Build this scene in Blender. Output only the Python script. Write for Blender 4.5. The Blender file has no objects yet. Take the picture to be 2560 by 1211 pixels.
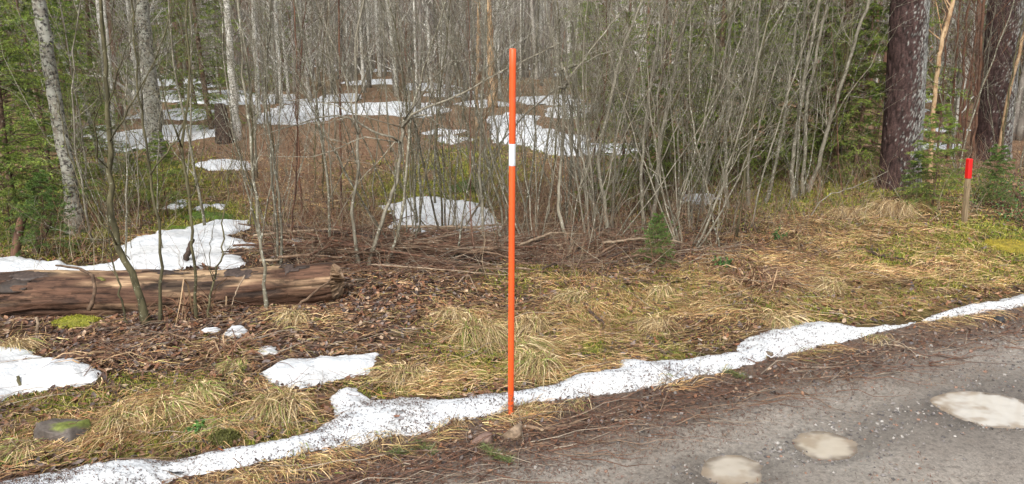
import bpy, math, random
import numpy as np
from math import radians as rad, sin, cos, pi, atan2, sqrt

random.seed(7)
RS = np.random.RandomState(11)
SC = bpy.context.scene
COL = SC.collection

# ------------------------------------------------------------------ camera, sky, sun, exposure
F = 1898.0                     # focal length in pixels of the 2560 px wide photograph
CAMZ = 1.65
TILT = rad(14.3)
cam = bpy.data.cameras.new('camera')
cam.sensor_width = 36.0
cam.lens = F * 36.0 / 2560.0
cam.clip_start = 0.05
cam.clip_end = 600
camo = bpy.data.objects.new('camera', cam)
COL.objects.link(camo)
camo.location = (0, 0, CAMZ)
camo.rotation_euler = (pi / 2 - TILT, 0, 0)
SC.camera = camo

SUN_EL, SUN_AZ = rad(48), rad(200)       # behind the camera, a little left; thin overcast
world = bpy.data.worlds.new('World')
SC.world = world
world.use_nodes = True
wn = world.node_tree.nodes
wl = world.node_tree.links
bg = wn['Background']
sky = wn.new('ShaderNodeTexSky')
sky.sky_type = 'NISHITA'
sky.sun_disc = False
sky.sun_elevation = SUN_EL
sky.sun_rotation = SUN_AZ
sky.air_density = 1.0
sky.dust_density = 4.0
sky.ozone_density = 1.0
hs = wn.new('ShaderNodeHueSaturation')
hs.inputs['Saturation'].default_value = 0.28      # cloud takes the blue out of the sky
hs.inputs['Value'].default_value = 1.0
wl.new(sky.outputs[0], hs.inputs['Color'])
wl.new(hs.outputs[0], bg.inputs[0])
bg.inputs[1].default_value = 0.15
sun = bpy.data.lights.new('sun', 'SUN')
sun.energy = 1.4
sun.angle = rad(22)
sun.color = (1.0, 0.955, 0.9)
suno = bpy.data.objects.new('sun', sun)
COL.objects.link(suno)
suno.rotation_euler = (pi / 2 - SUN_EL, 0, -SUN_AZ + pi)
SC.view_settings.view_transform = 'Standard'
SC.view_settings.look = 'None'
SC.view_settings.gamma = 1.0
SC.view_settings.use_curve_mapping = False
SC.view_settings.exposure = 0.78
SC.render.engine = 'CYCLES'
SC.cycles.use_adaptive_sampling = True
SC.cycles.max_bounces = 6
SC.cycles.diffuse_bounces = 3
SC.cycles.glossy_bounces = 2
SC.cycles.transparent_max_bounces = 4

# ------------------------------------------------------------------ noise and the lie of the land
def _hash(ix, iy, seed):
    h = (ix.astype(np.int64) * 374761393 + iy.astype(np.int64) * 668265263 + seed * 974634777) & 0xffffffff
    h = ((h ^ (h >> 13)) * 1274126177) & 0xffffffff
    h = h ^ (h >> 16)
    return (h & 0xffff) / 65535.0

def vnoise(x, y, seed=0):
    x = np.asarray(x, float); y = np.asarray(y, float)
    ix = np.floor(x); iy = np.floor(y)
    fx = x - ix; fy = y - iy
    fx = fx * fx * (3 - 2 * fx); fy = fy * fy * (3 - 2 * fy)
    a = _hash(ix, iy, seed); b = _hash(ix + 1, iy, seed)
    c = _hash(ix, iy + 1, seed); d = _hash(ix + 1, iy + 1, seed)
    return (a * (1 - fx) + b * fx) * (1 - fy) + (c * (1 - fx) + d * fx) * fy

def fbm(x, y, seed=0, octv=3):
    s = 0; a = 0.5; t = 0
    for k in range(octv):
        s = s + a * vnoise(x * 2 ** k + 17.3 * k, y * 2 ** k - 9.1 * k, seed + k)
        t += a; a *= 0.5
    return s / t - 0.5

def sstep(a, b, x):
    t = np.clip((x - a) / (b - a), 0, 1)
    return t * t * (3 - 2 * t)

# signed distance from the road edge: negative on the road side
RSL = 0.47
def sroad(x, y):
    return ((y - 3.27) - RSL * x) / sqrt(1 + RSL * RSL)

LOGA = (-3.60, 4.90); LOGB = (-1.19, 5.0)
PUD = []      # filled below: (x, y, rx, ry, angle, depth)
def H(x, y):
    x = np.asarray(x, float); y = np.asarray(y, float)
    s = sroad(x, y)
    v = sstep(0.0, 0.8, s)                        # verge and forest
    far = sstep(7, 16, y)
    z = v * (0.11 * fbm(x / 0.9, y / 0.9, 3) + 0.055 * fbm(x / 0.28, y / 0.28, 8, 3) + 0.02 * fbm(x / .07, y / .07, 21, 2) * (1 - far))
    z = z + v * far * (0.5 * fbm(x / 4.0, y / 4.0, 12) + 0.1 * fbm(x / 1.3, y / 1.3, 31))
    z = z + 0.10 * sstep(0.3, 2.0, s) * sstep(0.5, 4.0, x) * (1 - sstep(9, 14, y))    # bank on the right
    u_ = (x - LOGA[0]) / (LOGB[0] - LOGA[0]); dl = y - (LOGA[1] + (LOGB[1] - LOGA[1]) * u_)
    le = 1 - sstep(.95, 1.15, u_); dep = .17 - .13 * np.clip(u_, 0, 1)
    z = z - dep * np.exp(-(dl / .24) ** 2) * le + (.035 * np.exp(-((dl + .46) / .2) ** 2) * le)   # hollow under the log, mound before it
    z = z - .06 * np.exp(-((dl + 1.15) / .3) ** 2) * (1 - sstep(-.2, .5, u_))
    rise = np.clip(y - 75, 0, None)
    z = z + 0.0016 * rise ** 2                              # wooded rise far behind
    r = 1 - sstep(-0.25, 0.0, s)
    z = z + r * (0.022 * fbm(x / 0.8, y / 0.8, 40) + 0.007 * fbm(x / 0.06, y / 0.06, 44, 2) - .012 * np.exp(-((s + .58 + .15 * fbm(x / 1.5, y / 1.5, 49)) / .15) ** 2) - .02 * np.exp(-((s + 2.3) / .3) ** 2))
    for (cx, cy, rx, ry, an, dp) in PUD:
        ca, sa = cos(an), sin(an)
        u = (x - cx) * ca + (y - cy) * sa; w = -(x - cx) * sa + (y - cy) * ca
        q = np.sqrt((u / rx) ** 2 + (w / ry) ** 2) + 0.5 * fbm(x / .2, y / .13, 77) + .16 * fbm(x / .05, y / .04, 78)
        z = z * sstep(1.0, 2.2, np.sqrt((u / rx) ** 2 + (w / ry) ** 2)) - dp * (1 - sstep(0.0, 1.4, q))
    return z

CT, ST = cos(TILT), sin(TILT)
def at(px, py, Y):
    """point at depth Y metres (world y) in the direction of photo pixel px, py"""
    u = (px - 1280) / F; v = (605.5 - py) / F
    ry = CT + ST * v; rz = -ST + CT * v
    k = Y / ry
    return np.array([u * k, Y, CAMZ + rz * k])

def gp(px, py):
    """where the ground is met in the direction of photo pixel px, py"""
    px = np.asarray(px, float); py = np.asarray(py, float)
    u = (px - 1280) / F; v = (605.5 - py) / F
    ry = CT + ST * v; rz = -ST + CT * v
    z = np.zeros_like(px)
    for _ in range(12):
        k = (CAMZ - z) / np.maximum(-rz, 1e-3)
        z = 0.5 * z + 0.5 * H(u * k, ry * k)
    k = (CAMZ - z) / np.maximum(-rz, 1e-3)
    return u * k, ry * k, z

def proj(x, y, z):
    dz = z - CAMZ
    d = y * CT - dz * ST
    up = y * ST + dz * CT
    d = np.maximum(d, 0.05)
    return 1280 + F * x / d, 605.5 - F * up / d

def _pud(px, py, wpx, hpx, dp):
    x, y, _ = gp(px, py)
    x1, y1, _ = gp(px + wpx / 2, py); x2, y2, _ = gp(px, py - hpx / 2)
    return (float(x), float(y), float(abs(x1 - x)), float(abs(y2 - y)), 0.08, dp)
_P = [_pud(2475, 1015, 260, 80, .035), _pud(2065, 1108, 185, 72, .03), _pud(1832, 1172, 190, 80, .022)]
PUD.extend(_P)

# ------------------------------------------------------------------ mesh helpers
def mk(name, V, F_, mat=None, parent=None, smooth=True, col=None, loc=None, link=True):
    V = np.asarray(V, dtype=np.float32).reshape(-1, 3)
    if loc is not None:
        V = V - np.asarray(loc, dtype=np.float32)
    if not isinstance(F_, (list, tuple)):
        F_ = [F_]
    me = bpy.data.meshes.new(name)
    me.vertices.add(len(V)); me.vertices.foreach_set('co', V.ravel())
    idx = np.concatenate([f.ravel() for f in F_ if len(f)]).astype(np.int32)
    tot = np.concatenate([np.full(len(f), f.shape[1]) for f in F_ if len(f)]).astype(np.int32)
    st = np.concatenate([[0], np.cumsum(tot)[:-1]]).astype(np.int32)
    me.loops.add(len(idx)); me.loops.foreach_set('vertex_index', idx)
    me.polygons.add(len(tot)); me.polygons.foreach_set('loop_start', st)
    me.polygons.foreach_set('use_smooth', np.full(len(tot), smooth))
    if col is not None:
        c = np.ones((len(V), 4), dtype=np.float32); c[:, :3] = col
        at_ = me.color_attributes.new('Col', 'FLOAT_COLOR', 'POINT')
        at_.data.foreach_set('color', c.ravel())
    me.update(calc_edges=True); me.validate()
    if mat: me.materials.append(mat)
    o = bpy.data.objects.new(name, me)
    if link: COL.objects.link(o)
    if parent is not None: o.parent = parent
    elif loc is not None: o.location = [float(a) for a in loc]
    return o

def tag(o, label=None, cat=None, group=None, kind=None):
    if label: o['label'] = label
    if cat: o['category'] = cat
    if group: o['group'] = group
    if kind: o['kind'] = kind
    return o

def empty(name, loc, label, cat, group=None, rz=0.0):
    o = bpy.data.objects.new(name, None)
    o.empty_display_size = 0.1
    COL.objects.link(o)
    o.location = [float(a) for a in loc]; o.rotation_euler = (0, 0, rz)
    return tag(o, label, cat, group)

def copy_thing(root, loc, rz=0.0, sc=1.0, label=None, group=None):
    r = root.copy(); COL.objects.link(r)
    r.location = [float(a) for a in loc]; r.rotation_euler = (random.uniform(-.05, .05), random.uniform(-.05, .05), rz); r.scale = (sc, sc, sc)
    if label: r['label'] = label
    if group: r['group'] = group
    for ch in list(root.children):
        c = ch.copy(); COL.objects.link(c); c.parent = r
    return r

def tubes(P, R, n=4, cap=True):
    """N tubes at once: P (N,S,3), R (N,S)"""
    P = np.asarray(P, float); R = np.asarray(R, float)
    if P.ndim == 2: P = P[None]; R = R[None]
    N, S, _ = P.shape
    T = np.gradient(P, axis=1)
    T /= np.linalg.norm(T, axis=2, keepdims=True) + 1e-9
    mt = T.mean(1)
    ref = np.where((np.abs(mt[:, 2:3]) > 0.7), np.array([[1.0, 0.13, 0]]), np.array([[0.1, 0.05, 1.0]]))
    U = np.cross(T, ref[:, None, :]); U /= np.linalg.norm(U, axis=2, keepdims=True) + 1e-9
    W = np.cross(T, U)
    a = np.arange(n) * 2 * pi / n
    V = P[:, :, None, :] + R[:, :, None, None] * (U[:, :, None, :] * np.cos(a)[None, None, :, None] + W[:, :, None, :] * np.sin(a)[None, None, :, None])
    V = V.reshape(-1, 3)
    b = (np.arange(N) * S * n)[:, None, None]; s = (np.arange(S - 1) * n)[None, :, None]; k = np.arange(n)[None, None, :]; k2 = (np.arange(n) + 1)[None, None, :] % n
    Q = np.stack([b + s + k, b + s + k2, b + s + n + k2, b + s + n + k], -1).reshape(-1, 4)
    out = [Q]
    if cap:
        fan = np.arange(n)[None, ::-1] + (np.arange(N) * S * n)[:, None]
        fan2 = np.arange(n)[None, :] + (np.arange(N) * S * n + (S - 1) * n)[:, None]
        out += [fan, fan2]
    return V, out

class Buf:
    def __init__(s): s.V = []; s.F = {}; s.C = []; s.n = 0
    def add(s, V, Fs, col=None):
        if not isinstance(Fs, (list, tuple)): Fs = [Fs]
        for f in Fs:
            if len(f): s.F.setdefault(f.shape[1], []).append(f + s.n)
        s.V.append(V); s.n += len(V)
        if col is not None:
            c = np.asarray(col, float)
            if c.ndim == 1: c = np.repeat(c[None], len(V), 0)
            s.C.append(c)
    def build(s, name, mat, parent=None, smooth=True, loc=None, link=True):
        return mk(name, np.concatenate(s.V), [np.concatenate(v) for v in s.F.values()], mat, parent, smooth, np.concatenate(s.C) if s.C else None, loc, link)

def unit(v): return v / (np.linalg.norm(v, axis=-1, keepdims=True) + 1e-9)

def grow(start, d, L, r, S=6, wob=0.08, up=0.0, taper=0.25):
    N = len(start)
    t = np.linspace(0, 1, S)[None, :, None]
    L_ = np.asarray(L).reshape(-1, 1, 1)
    n1 = RS.normal(0, 1, (N, 1, 3)); n2 = RS.normal(0, 1, (N, 1, 3))
    P = start[:, None, :] + d[:, None, :] * L_ * t + L_ * wob * (n1 * np.sin(t * pi * 1.3) * 0.6 + n2 * (np.sin(t * 2 * pi * 1.2)) * 0.35)
    P[:, :, 2] += (L_ * up * t ** 2)[:, :, 0]
    if S > 3:
        P[:, 1:-1] += RS.normal(0, 1, (N, S - 2, 3)) * L_ * wob * 0.22
    R = np.asarray(r).reshape(-1, 1) * (1 - (1 - taper) * t[:, :, 0])
    return P, R

def sprout(P, R, per, t0=0.2, t1=0.95, ang=(30, 60), lf=(0.2, 0.5), rf=0.55, upb=0.3):
    N, S, _ = P.shape
    M = N * per
    i = np.repeat(np.arange(N), per)
    t = RS.uniform(t0, t1, M) * (S - 1)
    k = np.minimum(t.astype(int), S - 2); f = (t - k)[:, None]
    st = P[i, k] * (1 - f) + P[i, k + 1] * f
    tan = unit(P[i, k + 1] - P[i, k])
    rr = R[i, k] * (1 - f[:, 0]) + R[i, k + 1] * f[:, 0]
    a = np.radians(RS.uniform(ang[0], ang[1], M))[:, None]
    rv = RS.normal(0, 1, (M, 3)); rv = unit(rv - (rv * tan).sum(1, keepdims=True) * tan)
    d = tan * np.cos(a) + rv * np.sin(a)
    d[:, 2] += upb
    d = unit(d)
    plen = np.linalg.norm(np.diff(P, axis=1), axis=2).sum(1)[i]
    L = plen * RS.uniform(lf[0], lf[1], M) * (1.15 - t / (S - 1) * 0.6)
    return st, d, L, rr * rf

# ------------------------------------------------------------------ materials
def newmat(name):
    m = bpy.data.materials.new(name); m.use_nodes = True
    nt = m.node_tree
    return m, nt.nodes, nt.links, nt.nodes['Principled BSDF']

def nnoise(N, L, scale, detail=4, coord='Object', rough=0.55, vec=None, sc=None):
    n = N.new('ShaderNodeTexNoise'); n.inputs['Scale'].default_value = scale; n.inputs['Detail'].default_value = detail; n.inputs['Roughness'].default_value = rough
    if vec is None:
        tc = N.new('ShaderNodeTexCoord'); vec = tc.outputs[coord]
    if sc is not None:
        mp = N.new('ShaderNodeMapping'); mp.inputs['Scale'].default_value = sc
        L.new(vec, mp.inputs['Vector']); vec = mp.outputs[0]
    L.new(vec, n.inputs['Vector'])
    return n

def ramp(N, L, src, stops):
    r = N.new('ShaderNodeValToRGB')
    e = r.color_ramp.elements
    while len(e) < len(stops): e.new(0.5)
    for el, (p, c) in zip(e, stops):
        el.position = p; el.color = (c[0], c[1], c[2], 1) if hasattr(c, '__len__') else (c, c, c, 1)
    L.new(src, r.inputs[0])
    return r

def mix(N, L, fac, a, b, mode='MIX'):
    m = N.new('ShaderNodeMix'); m.data_type = 'RGBA'; m.blend_type = mode
    for sock, v in ((m.inputs[0], fac), (m.inputs[6], a), (m.inputs[7], b)):
        if hasattr(v, 'links') or hasattr(v, 'is_output'): L.new(v, sock)
        elif hasattr(v, '__len__'): sock.default_value = (v[0], v[1], v[2], 1)
        else: sock.default_value = v
    return m.outputs[2]

def bump(N, L, bs, h, strength=0.5, dist=0.01):
    b = N.new('ShaderNodeBump'); b.inputs['Strength'].default_value = strength; b.inputs['Distance'].default_value = dist
    L.new(h, b.inputs['Height']); L.new(b.outputs[0], bs.inputs['Normal'])
    return b

def mat_col(name, rough=0.75, var=0.35, scale=30, bmp=0.0, spec=0.3):
    """colour comes with each piece (leaf, blade, twig), the material adds fine variation"""
    m, N, L, bs = newmat(name)
    a = N.new('ShaderNodeAttribute'); a.attribute_name = 'Col'
    n = nnoise(N, L, scale, 3)
    r = ramp(N, L, n.outputs[0], [(0.3, 1 - var), (0.7, 1 + var)])
    L.new(mix(N, L, 1.0, a.outputs['Color'], r.outputs[0], 'MULTIPLY'), bs.inputs['Base Color'])
    bs.inputs['Roughness'].default_value = rough; bs.inputs['Specular IOR Level'].default_value = spec
    if bmp: bump(N, L, bs, n.outputs[0], bmp, 0.005)
    return m

def mat_bark(name, c1, c2, c3=None, scale=14, stretch=(1, 1, .25), rough=0.85, lich=0.55, obvar=0.25):
    m, N, L, bs = newmat(name)
    n = nnoise(N, L, scale, 5, sc=stretch)
    col = ramp(N, L, n.outputs[0], [(0.35, c1), (0.65, c2)]).outputs[0]
    if c3 is not None:
        n2 = nnoise(N, L, scale * 2.2, 4)
        f = ramp(N, L, n2.outputs[0], [(lich, 0), (lich + .06, 1)])
        col = mix(N, L, f.outputs[0], col, c3)
    oi = N.new('ShaderNodeObjectInfo')
    r = ramp(N, L, oi.outputs['Random'], [(0, 1 - obvar), (1, 1 + obvar)])
    L.new(mix(N, L, 1.0, col, r.outputs[0], 'MULTIPLY'), bs.inputs['Base Color'])
    bs.inputs['Roughness'].default_value = rough; bs.inputs['Specular IOR Level'].default_value = 0.25
    bump(N, L, bs, n.outputs[0], 0.6, 0.004)
    return m

def mat_flat(name, c, rough=0.6, var=0.12, scale=25, bmp=0.2, spec=0.4):
    m, N, L, bs = newmat(name)
    n = nnoise(N, L, scale, 5)
    r = ramp(N, L, n.outputs[0], [(0.3, [x * (1 - var) for x in c]), (0.7, [min(1, x * (1 + var)) for x in c])])
    L.new(r.outputs[0], bs.inputs['Base Color'])
    bs.inputs['Roughness'].default_value = rough; bs.inputs['Specular IOR Level'].default_value = spec
    if bmp: bump(N, L, bs, n.outputs[0], bmp, 0.003)
    return m

M = {}
M['litter'] = mat_col('leaf_litter_mat', 0.6, 0.3, 60, 0.0, 0.35)
M['straw'] = mat_col('straw_mat', 0.7, 0.25, 40, 0, 0.3)
M['needle'] = mat_col('needle_mat', 0.65, 0.25, 8, 0, 0.3)
M['twig'] = mat_col('twig_mat', 0.8, 0.3, 25, 0, 0.25)
M['stones'] = mat_col('gravel_mat', 0.65, 0.25, 70, 0.3, 0.4)
M['ground'] = mat_col('forest_floor_mat', 0.9, 0.5, 22, 0.9, 0.15)
M['alder'] = mat_bark('grey_sapling_bark', (.085, .075, .05), (.23, .21, .155), (.38, .38, .31), 22, (1, 1, .3), lich=.56)
M['alder2'] = mat_bark('pale_sapling_bark', (.125, .11, .078), (.30, .275, .21), (.44, .42, .35), 22, (1, 1, .3), lich=.6)
M['olive'] = mat_bark('olive_sapling_bark', (.045, .04, .02), (.13, .115, .06), (.24, .24, .17), 25, (1, 1, .3), lich=.62)
M['redbark'] = mat_bark('reddish_bark', (.06, .034, .024), (.16, .08, .048), (.24, .19, .14), 18, (1, 1, .3), lich=.62)
M['orange'] = mat_bark('peeling_orange_bark', (.30, .17, .085), (.55, .40, .24), (.07, .05, .035), 16, (1, 1, .6), lich=.6)
M['deadbark'] = mat_bark('dead_branch_bark', (.06, .038, .025), (.19, .125, .08), (.3, .28, .23), 20, (1, 1, 1), lich=.64)
M['fartree'] = mat_bark('far_tree_bark', (.10, .088, .075), (.24, .215, .185), (.28, .28, .24), 8, (1, 1, .3), lich=.58)  # this and the next far bark lightened as painted haze
M['farred'] = mat_bark('far_pine_bark', (.10, .055, .04), (.22, .12, .08), (.2, .18, .15), 8, (1, 1, .3), lich=.6)

def mat_birch(name, dark=0.5, white=(.66, .64, .58), tint=(.34, .31, .25), ps=22, pst=(1, 1, 2.6)):
    m, N, L, bs = newmat(name)
    n = nnoise(N, L, 9, 4)
    col = ramp(N, L, n.outputs[0], [(0.35, tint), (0.62, white)]).outputs[0]
    n2 = nnoise(N, L, ps, 4, sc=pst)
    f = ramp(N, L, n2.outputs[0], [(dark - .04, 1), (dark + .05, 0)])
    col = mix(N, L, f.outputs[0], col, (.045, .04, .035))
    n3 = nnoise(N, L, 40, 4)
    f3 = ramp(N, L, n3.outputs[0], [(0.55, 0), (0.62, 1)])
    col = mix(N, L, f3.outputs[0], col, (.30, .31, .25))
    L.new(col, bs.inputs['Base Color']); bs.inputs['Roughness'].default_value = .75; bs.inputs['Specular IOR Level'].default_value = .25
    bump(N, L, bs, n2.outputs[0], .5, .004)
    return m
M['birch'] = mat_birch('white_birch_bark', .41)
M['birch_l'] = mat_birch('lichened_birch_bark', .45, (.34, .335, .285), (.14, .115, .085), 26, (1, 1, 1.4))
M['birch_p'] = mat_birch('pinkish_birch_bark', .40, (.62, .52, .43), (.38, .28, .21))

def mat_snow():
    m, N, L, bs = newmat('old_snow')
    n = nnoise(N, L, 5, 6); n2 = nnoise(N, L, 95, 3); n3 = nnoise(N, L, 7, 5)
    base = ramp(N, L, n.outputs[0], [(0.25, (.42, .44, .455)), (0.42, (.56, .585, .605)), (0.62, (.655, .675, .69))]).outputs[0]
    sp = ramp(N, L, n2.outputs[0], [(0.60, 0), (0.70, 1)])
    msk = ramp(N, L, n3.outputs[0], [(0.45, .0), (0.66, .55)])
    f = mix(N, L, 1.0, sp.outputs[0], msk.outputs[0], 'MULTIPLY')
    col = mix(N, L, f, base, (.22, .19, .15))
    n7 = nnoise(N, L, 2.2, 5, rough=.7); grey = ramp(N, L, n7.outputs[0], [(0.42, 0), (0.62, .45)])
    col = mix(N, L, grey.outputs[0], col, (.46, .45, .42))
    L.new(col, bs.inputs['Base Color']); bs.inputs['Roughness'].default_value = .7; bs.inputs['Specular IOR Level'].default_value = .35
    nb = nnoise(N, L, 28, 6)
    bump(N, L, bs, nb.outputs[0], .8, .018)
    return m
M['snow'] = mat_snow()

def mat_road():
    m, N, L, bs = newmat('wet_gravel_road')
    n = nnoise(N, L, 1.1, 5); n2 = nnoise(N, L, 120, 4, rough=.7); n3 = nnoise(N, L, 6, 5)
    a = ramp(N, L, n.outputs[0], [(0.3, (.165, .143, .12)), (0.5, (.225, .20, .17)), (0.7, (.275, .25, .215))]).outputs[0]
    g = ramp(N, L, n2.outputs[0], [(0.32, .72), (0.5, 1.0), (0.68, 1.25)])
    a = mix(N, L, 1.0, a, g.outputs[0], 'MULTIPLY')
    at_ = N.new('ShaderNodeAttribute'); at_.attribute_name = 'Col'; a = mix(N, L, 1.0, a, at_.outputs['Color'], 'MULTIPLY')
    b = ramp(N, L, n3.outputs[0], [(0.5, 0), (0.68, .3)])
    a = mix(N, L, b.outputs[0], a, (.16, .13, .105))
    n4 = nnoise(N, L, 45, 4); g4 = ramp(N, L, n4.outputs[0], [(0.3, .62), (0.5, 1.0), (0.7, 1.2)])
    a = mix(N, L, 1.0, a, g4.outputs[0], 'MULTIPLY')
    L.new(a, bs.inputs['Base Color'])
    rr = ramp(N, L, n.outputs[0], [(0.35, .32), (0.7, .6)])
    L.new(rr.outputs[0], bs.inputs['Roughness']); bs.inputs['Specular IOR Level'].default_value = .4
    bump(N, L, bs, n2.outputs[0], .6, .005)
    return m
M['road'] = mat_road()

# ------------------------------------------------------------------ ground cover map (photo coordinates -> what grows there)
def blobs(px, py, L_):
    w = np.zeros_like(px)
    for (cx, cy, rx, ry, a) in L_:
        w = np.maximum(w, a * np.exp(-(((px - cx) / rx) ** 2 + ((py - cy) / ry) ** 2) ** 1.3))
    return w
STRAW = [(1380, 830, 300, 95, 1), (1650, 760, 420, 110, .95), (2200, 700, 420, 110, 1), (2230, 590, 300, 70, 1), (330, 1050, 380, 75, 1), (700, 1030, 150, 85, 1),
         (1010, 930, 170, 55, .8), (1200, 840, 150, 80, .9), (1330, 920, 260, 60, 1), (1900, 650, 260, 60, .6), (745, 795, 100, 35, .7), (2500, 640, 200, 80, .8), (60, 430, 200, 60, .2),
         (560, 900, 90, 50, .5), (30, 830, 80, 30, .5), (2050, 790, 300, 50, .8), (1100, 770, 90, 40, .5), (250, 610, 260, 60, .35), (830, 560, 200, 70, .6), (700, 480, 300, 60, .5), (1350, 540, 300, 60, .4)]
MOSS = [(1400, 960, 90, 20, .7), (1750, 700, 160, 30, .4), (2350, 720, 160, 40, .5), (150, 1000, 160, 25, .7), (1600, 880, 160, 35, .6), (1560, 800, 140, 40, .5), (2000, 760, 160, 40, .5), (2300, 640, 200, 50, .6), (330, 1080, 300, 70, .8), (620, 1080, 200, 60, .6), (1050, 970, 160, 35, .8), (1280, 920, 200, 60, .8), (1490, 860, 130, 60, .7), (1180, 870, 100, 60, .7), (420, 955, 160, 25, .8),
        (2480, 620, 220, 50, .95), (2200, 760, 300, 60, .45), (2400, 690, 260, 60, .6), (1150, 455, 150, 55, 1), (1000, 480, 120, 40, .8), (520, 535, 120, 30, 1), (450, 575, 60, 20, 1),
        (560, 870, 70, 25, .5), (1340, 700, 120, 40, .4), (1260, 380, 160, 20, .2), (380, 460, 160, 60, .7), (120, 560, 200, 90, .7), 
        (2100, 500, 350, 60, .6), (1640, 740, 200, 60, .3)]
LEAF = [(420, 850, 420, 70, 1), (950, 750, 320, 70, 1), (1250, 730, 200, 60, .6), (700, 830, 200, 60, .9), (1700, 700, 400, 60, .5), (1900, 700, 160, 60, .8), (100, 900, 200, 60, .8), (1050, 640, 300, 50, .7),
        (2200, 690, 600, 120, .3), (1400, 640, 300, 40, .8), (1600, 1000, 900, 80, .3)]

def cover(x, y, z):
    px, py = proj(x, y, z)
    j = 120 * fbm(x / .5, y / .5, 61, 3)
    px = px + j; py = py + j * .4
    return blobs(px, py, STRAW), blobs(px, py, MOSS), blobs(px, py, LEAF)

LM = [(0, 'left frame edge'), (150, 'leaning grey birch'), (270, 'bent footed olive sapling'), (385, 'big lichen birch'), (480, 'kinked olive sapling'), (590, 'bright white birch'), (745, 'thin reddish pair'), (850, 'thin orange pine'),
      (930, 'V shaped clump'), (1040, 'thin middle birch'), (1215, 'peeling orange trunk'), (1280, 'orange stake'), (1345, 'grey stem pair'), (1411, 'snapped pale stem'), (1500, 'hooked foot stem'), (1640, 'thickest pale stem'), (1815, 'straight brownish stem'),
      (1730, 'fanning grey stems'), (1905, 'right thicket edge'), (1990, 'pale stemmed clump'), (2120, 'long slanting stem'), (2250, 'thick pine'), (2340, 'golden peeling birch'), (2420, 'red topped post'), (2500, 'second thick pine'), (2560, 'right frame edge')]
TONE = {}
def where(px):
    if px < 30: return 'at the left frame edge'
    if px > 2530: return 'at the right frame edge'
    d, nm = min(((abs(px - a), b) for a, b in LM)); off = px - dict((b, a) for a, b in LM)[nm]
    return ('left of the ' if off < 0 else 'right of the ') + nm

# ------------------------------------------------------------------ SETTING: forest floor and road
def sheet(name, xs, ys, zf, mat, colf=None, keep=None):
    X, Y = np.meshgrid(xs, ys)
    Z = zf(X, Y)
    nx, ny = len(xs), len(ys)
    V = np.stack([X, Y, Z], -1).reshape(-1, 3)
    i = (np.arange(ny - 1)[:, None] * nx + np.arange(nx - 1)[None, :]).ravel()
    Q = np.stack([i, i + 1, i + nx + 1, i + nx], -1)
    if keep is not None:
        kk = keep(V); Q = Q[kk[Q].any(1)]
    c = colf(V[:, 0], V[:, 1], V[:, 2]) if colf else None
    return mk(name, V, Q, mat, None, True, c)

def floor_col(x, y, z):
    st, mo, lf = cover(x, y, z)
    n = fbm(x / .12, y / .12, 91, 3) + .5; n2 = fbm(x / 1.1, y / 1.1, 95, 3) + .5
    c = np.array([.055, .034, .023])[None] * (0.45 + 1.1 * n[:, None])
    farf = sstep(7.0, 11, y)[:, None]
    c = c * (1 - farf) + farf * (np.array([.17, .105, .062])[None] * (0.6 + .8 * n[:, None]))
    strc = np.array([.15, .09, .045]) * (.4 + 1.1 * n[:, None])
    c = c * (1 - .7 * st[:, None]) + strc * .7 * st[:, None]
    mg = np.array([.15, .155, .025])[None] * (.5 + n[:, None])
    mf = np.clip(mo * sstep(.35, .6, fbm(x / .22, y / .22, 97, 3) + .5 + .15), 0, 1)[:, None]
    c = c * (1 - mf) + mg * mf
    far2 = (sstep(14, 25, y) * sstep(.5, .62, n2))[:, None]
    c = c * (1 - .3 * far2) + .3 * far2 * np.array([.10, .10, .04])
    wet = (sstep(.55, .7, n2) * (1 - farf[:, 0]))[:, None]
    c = c * (1 - .35 * wet)
    far3 = sstep(60, 90, y)[:, None]
    c = c * (1 - far3) + far3 * np.array([.10, .085, .07])
    return np.clip(c, .004, 1)

def sinhspace(a, b, mid, n, k=3.2):
    ua = -np.arcsinh((mid - a) / 1.0 * 1) if False else None
    sc = 4.0
    ta, tb = np.arcsinh((a - mid) / sc), np.arcsinh((b - mid) / sc)
    return mid + sc * np.sinh(np.linspace(ta, tb, n))
xs = sinhspace(-150, 150, 0.3, 480)
ys = np.concatenate([np.linspace(-14, 1.4, 24)[:-1], np.linspace(1.4, 9.0, 210)[:-1], 9 * (190 / 9.0) ** np.linspace(0, 1, 130)])
tag(sheet('forest_floor', xs, ys, lambda x, y: H(x, y) - np.clip(-sroad(x, y) + .12 * fbm(x / .2, y / .2, 15), 0, .25) * .5, M['ground'], floor_col), kind='structure')

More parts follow.
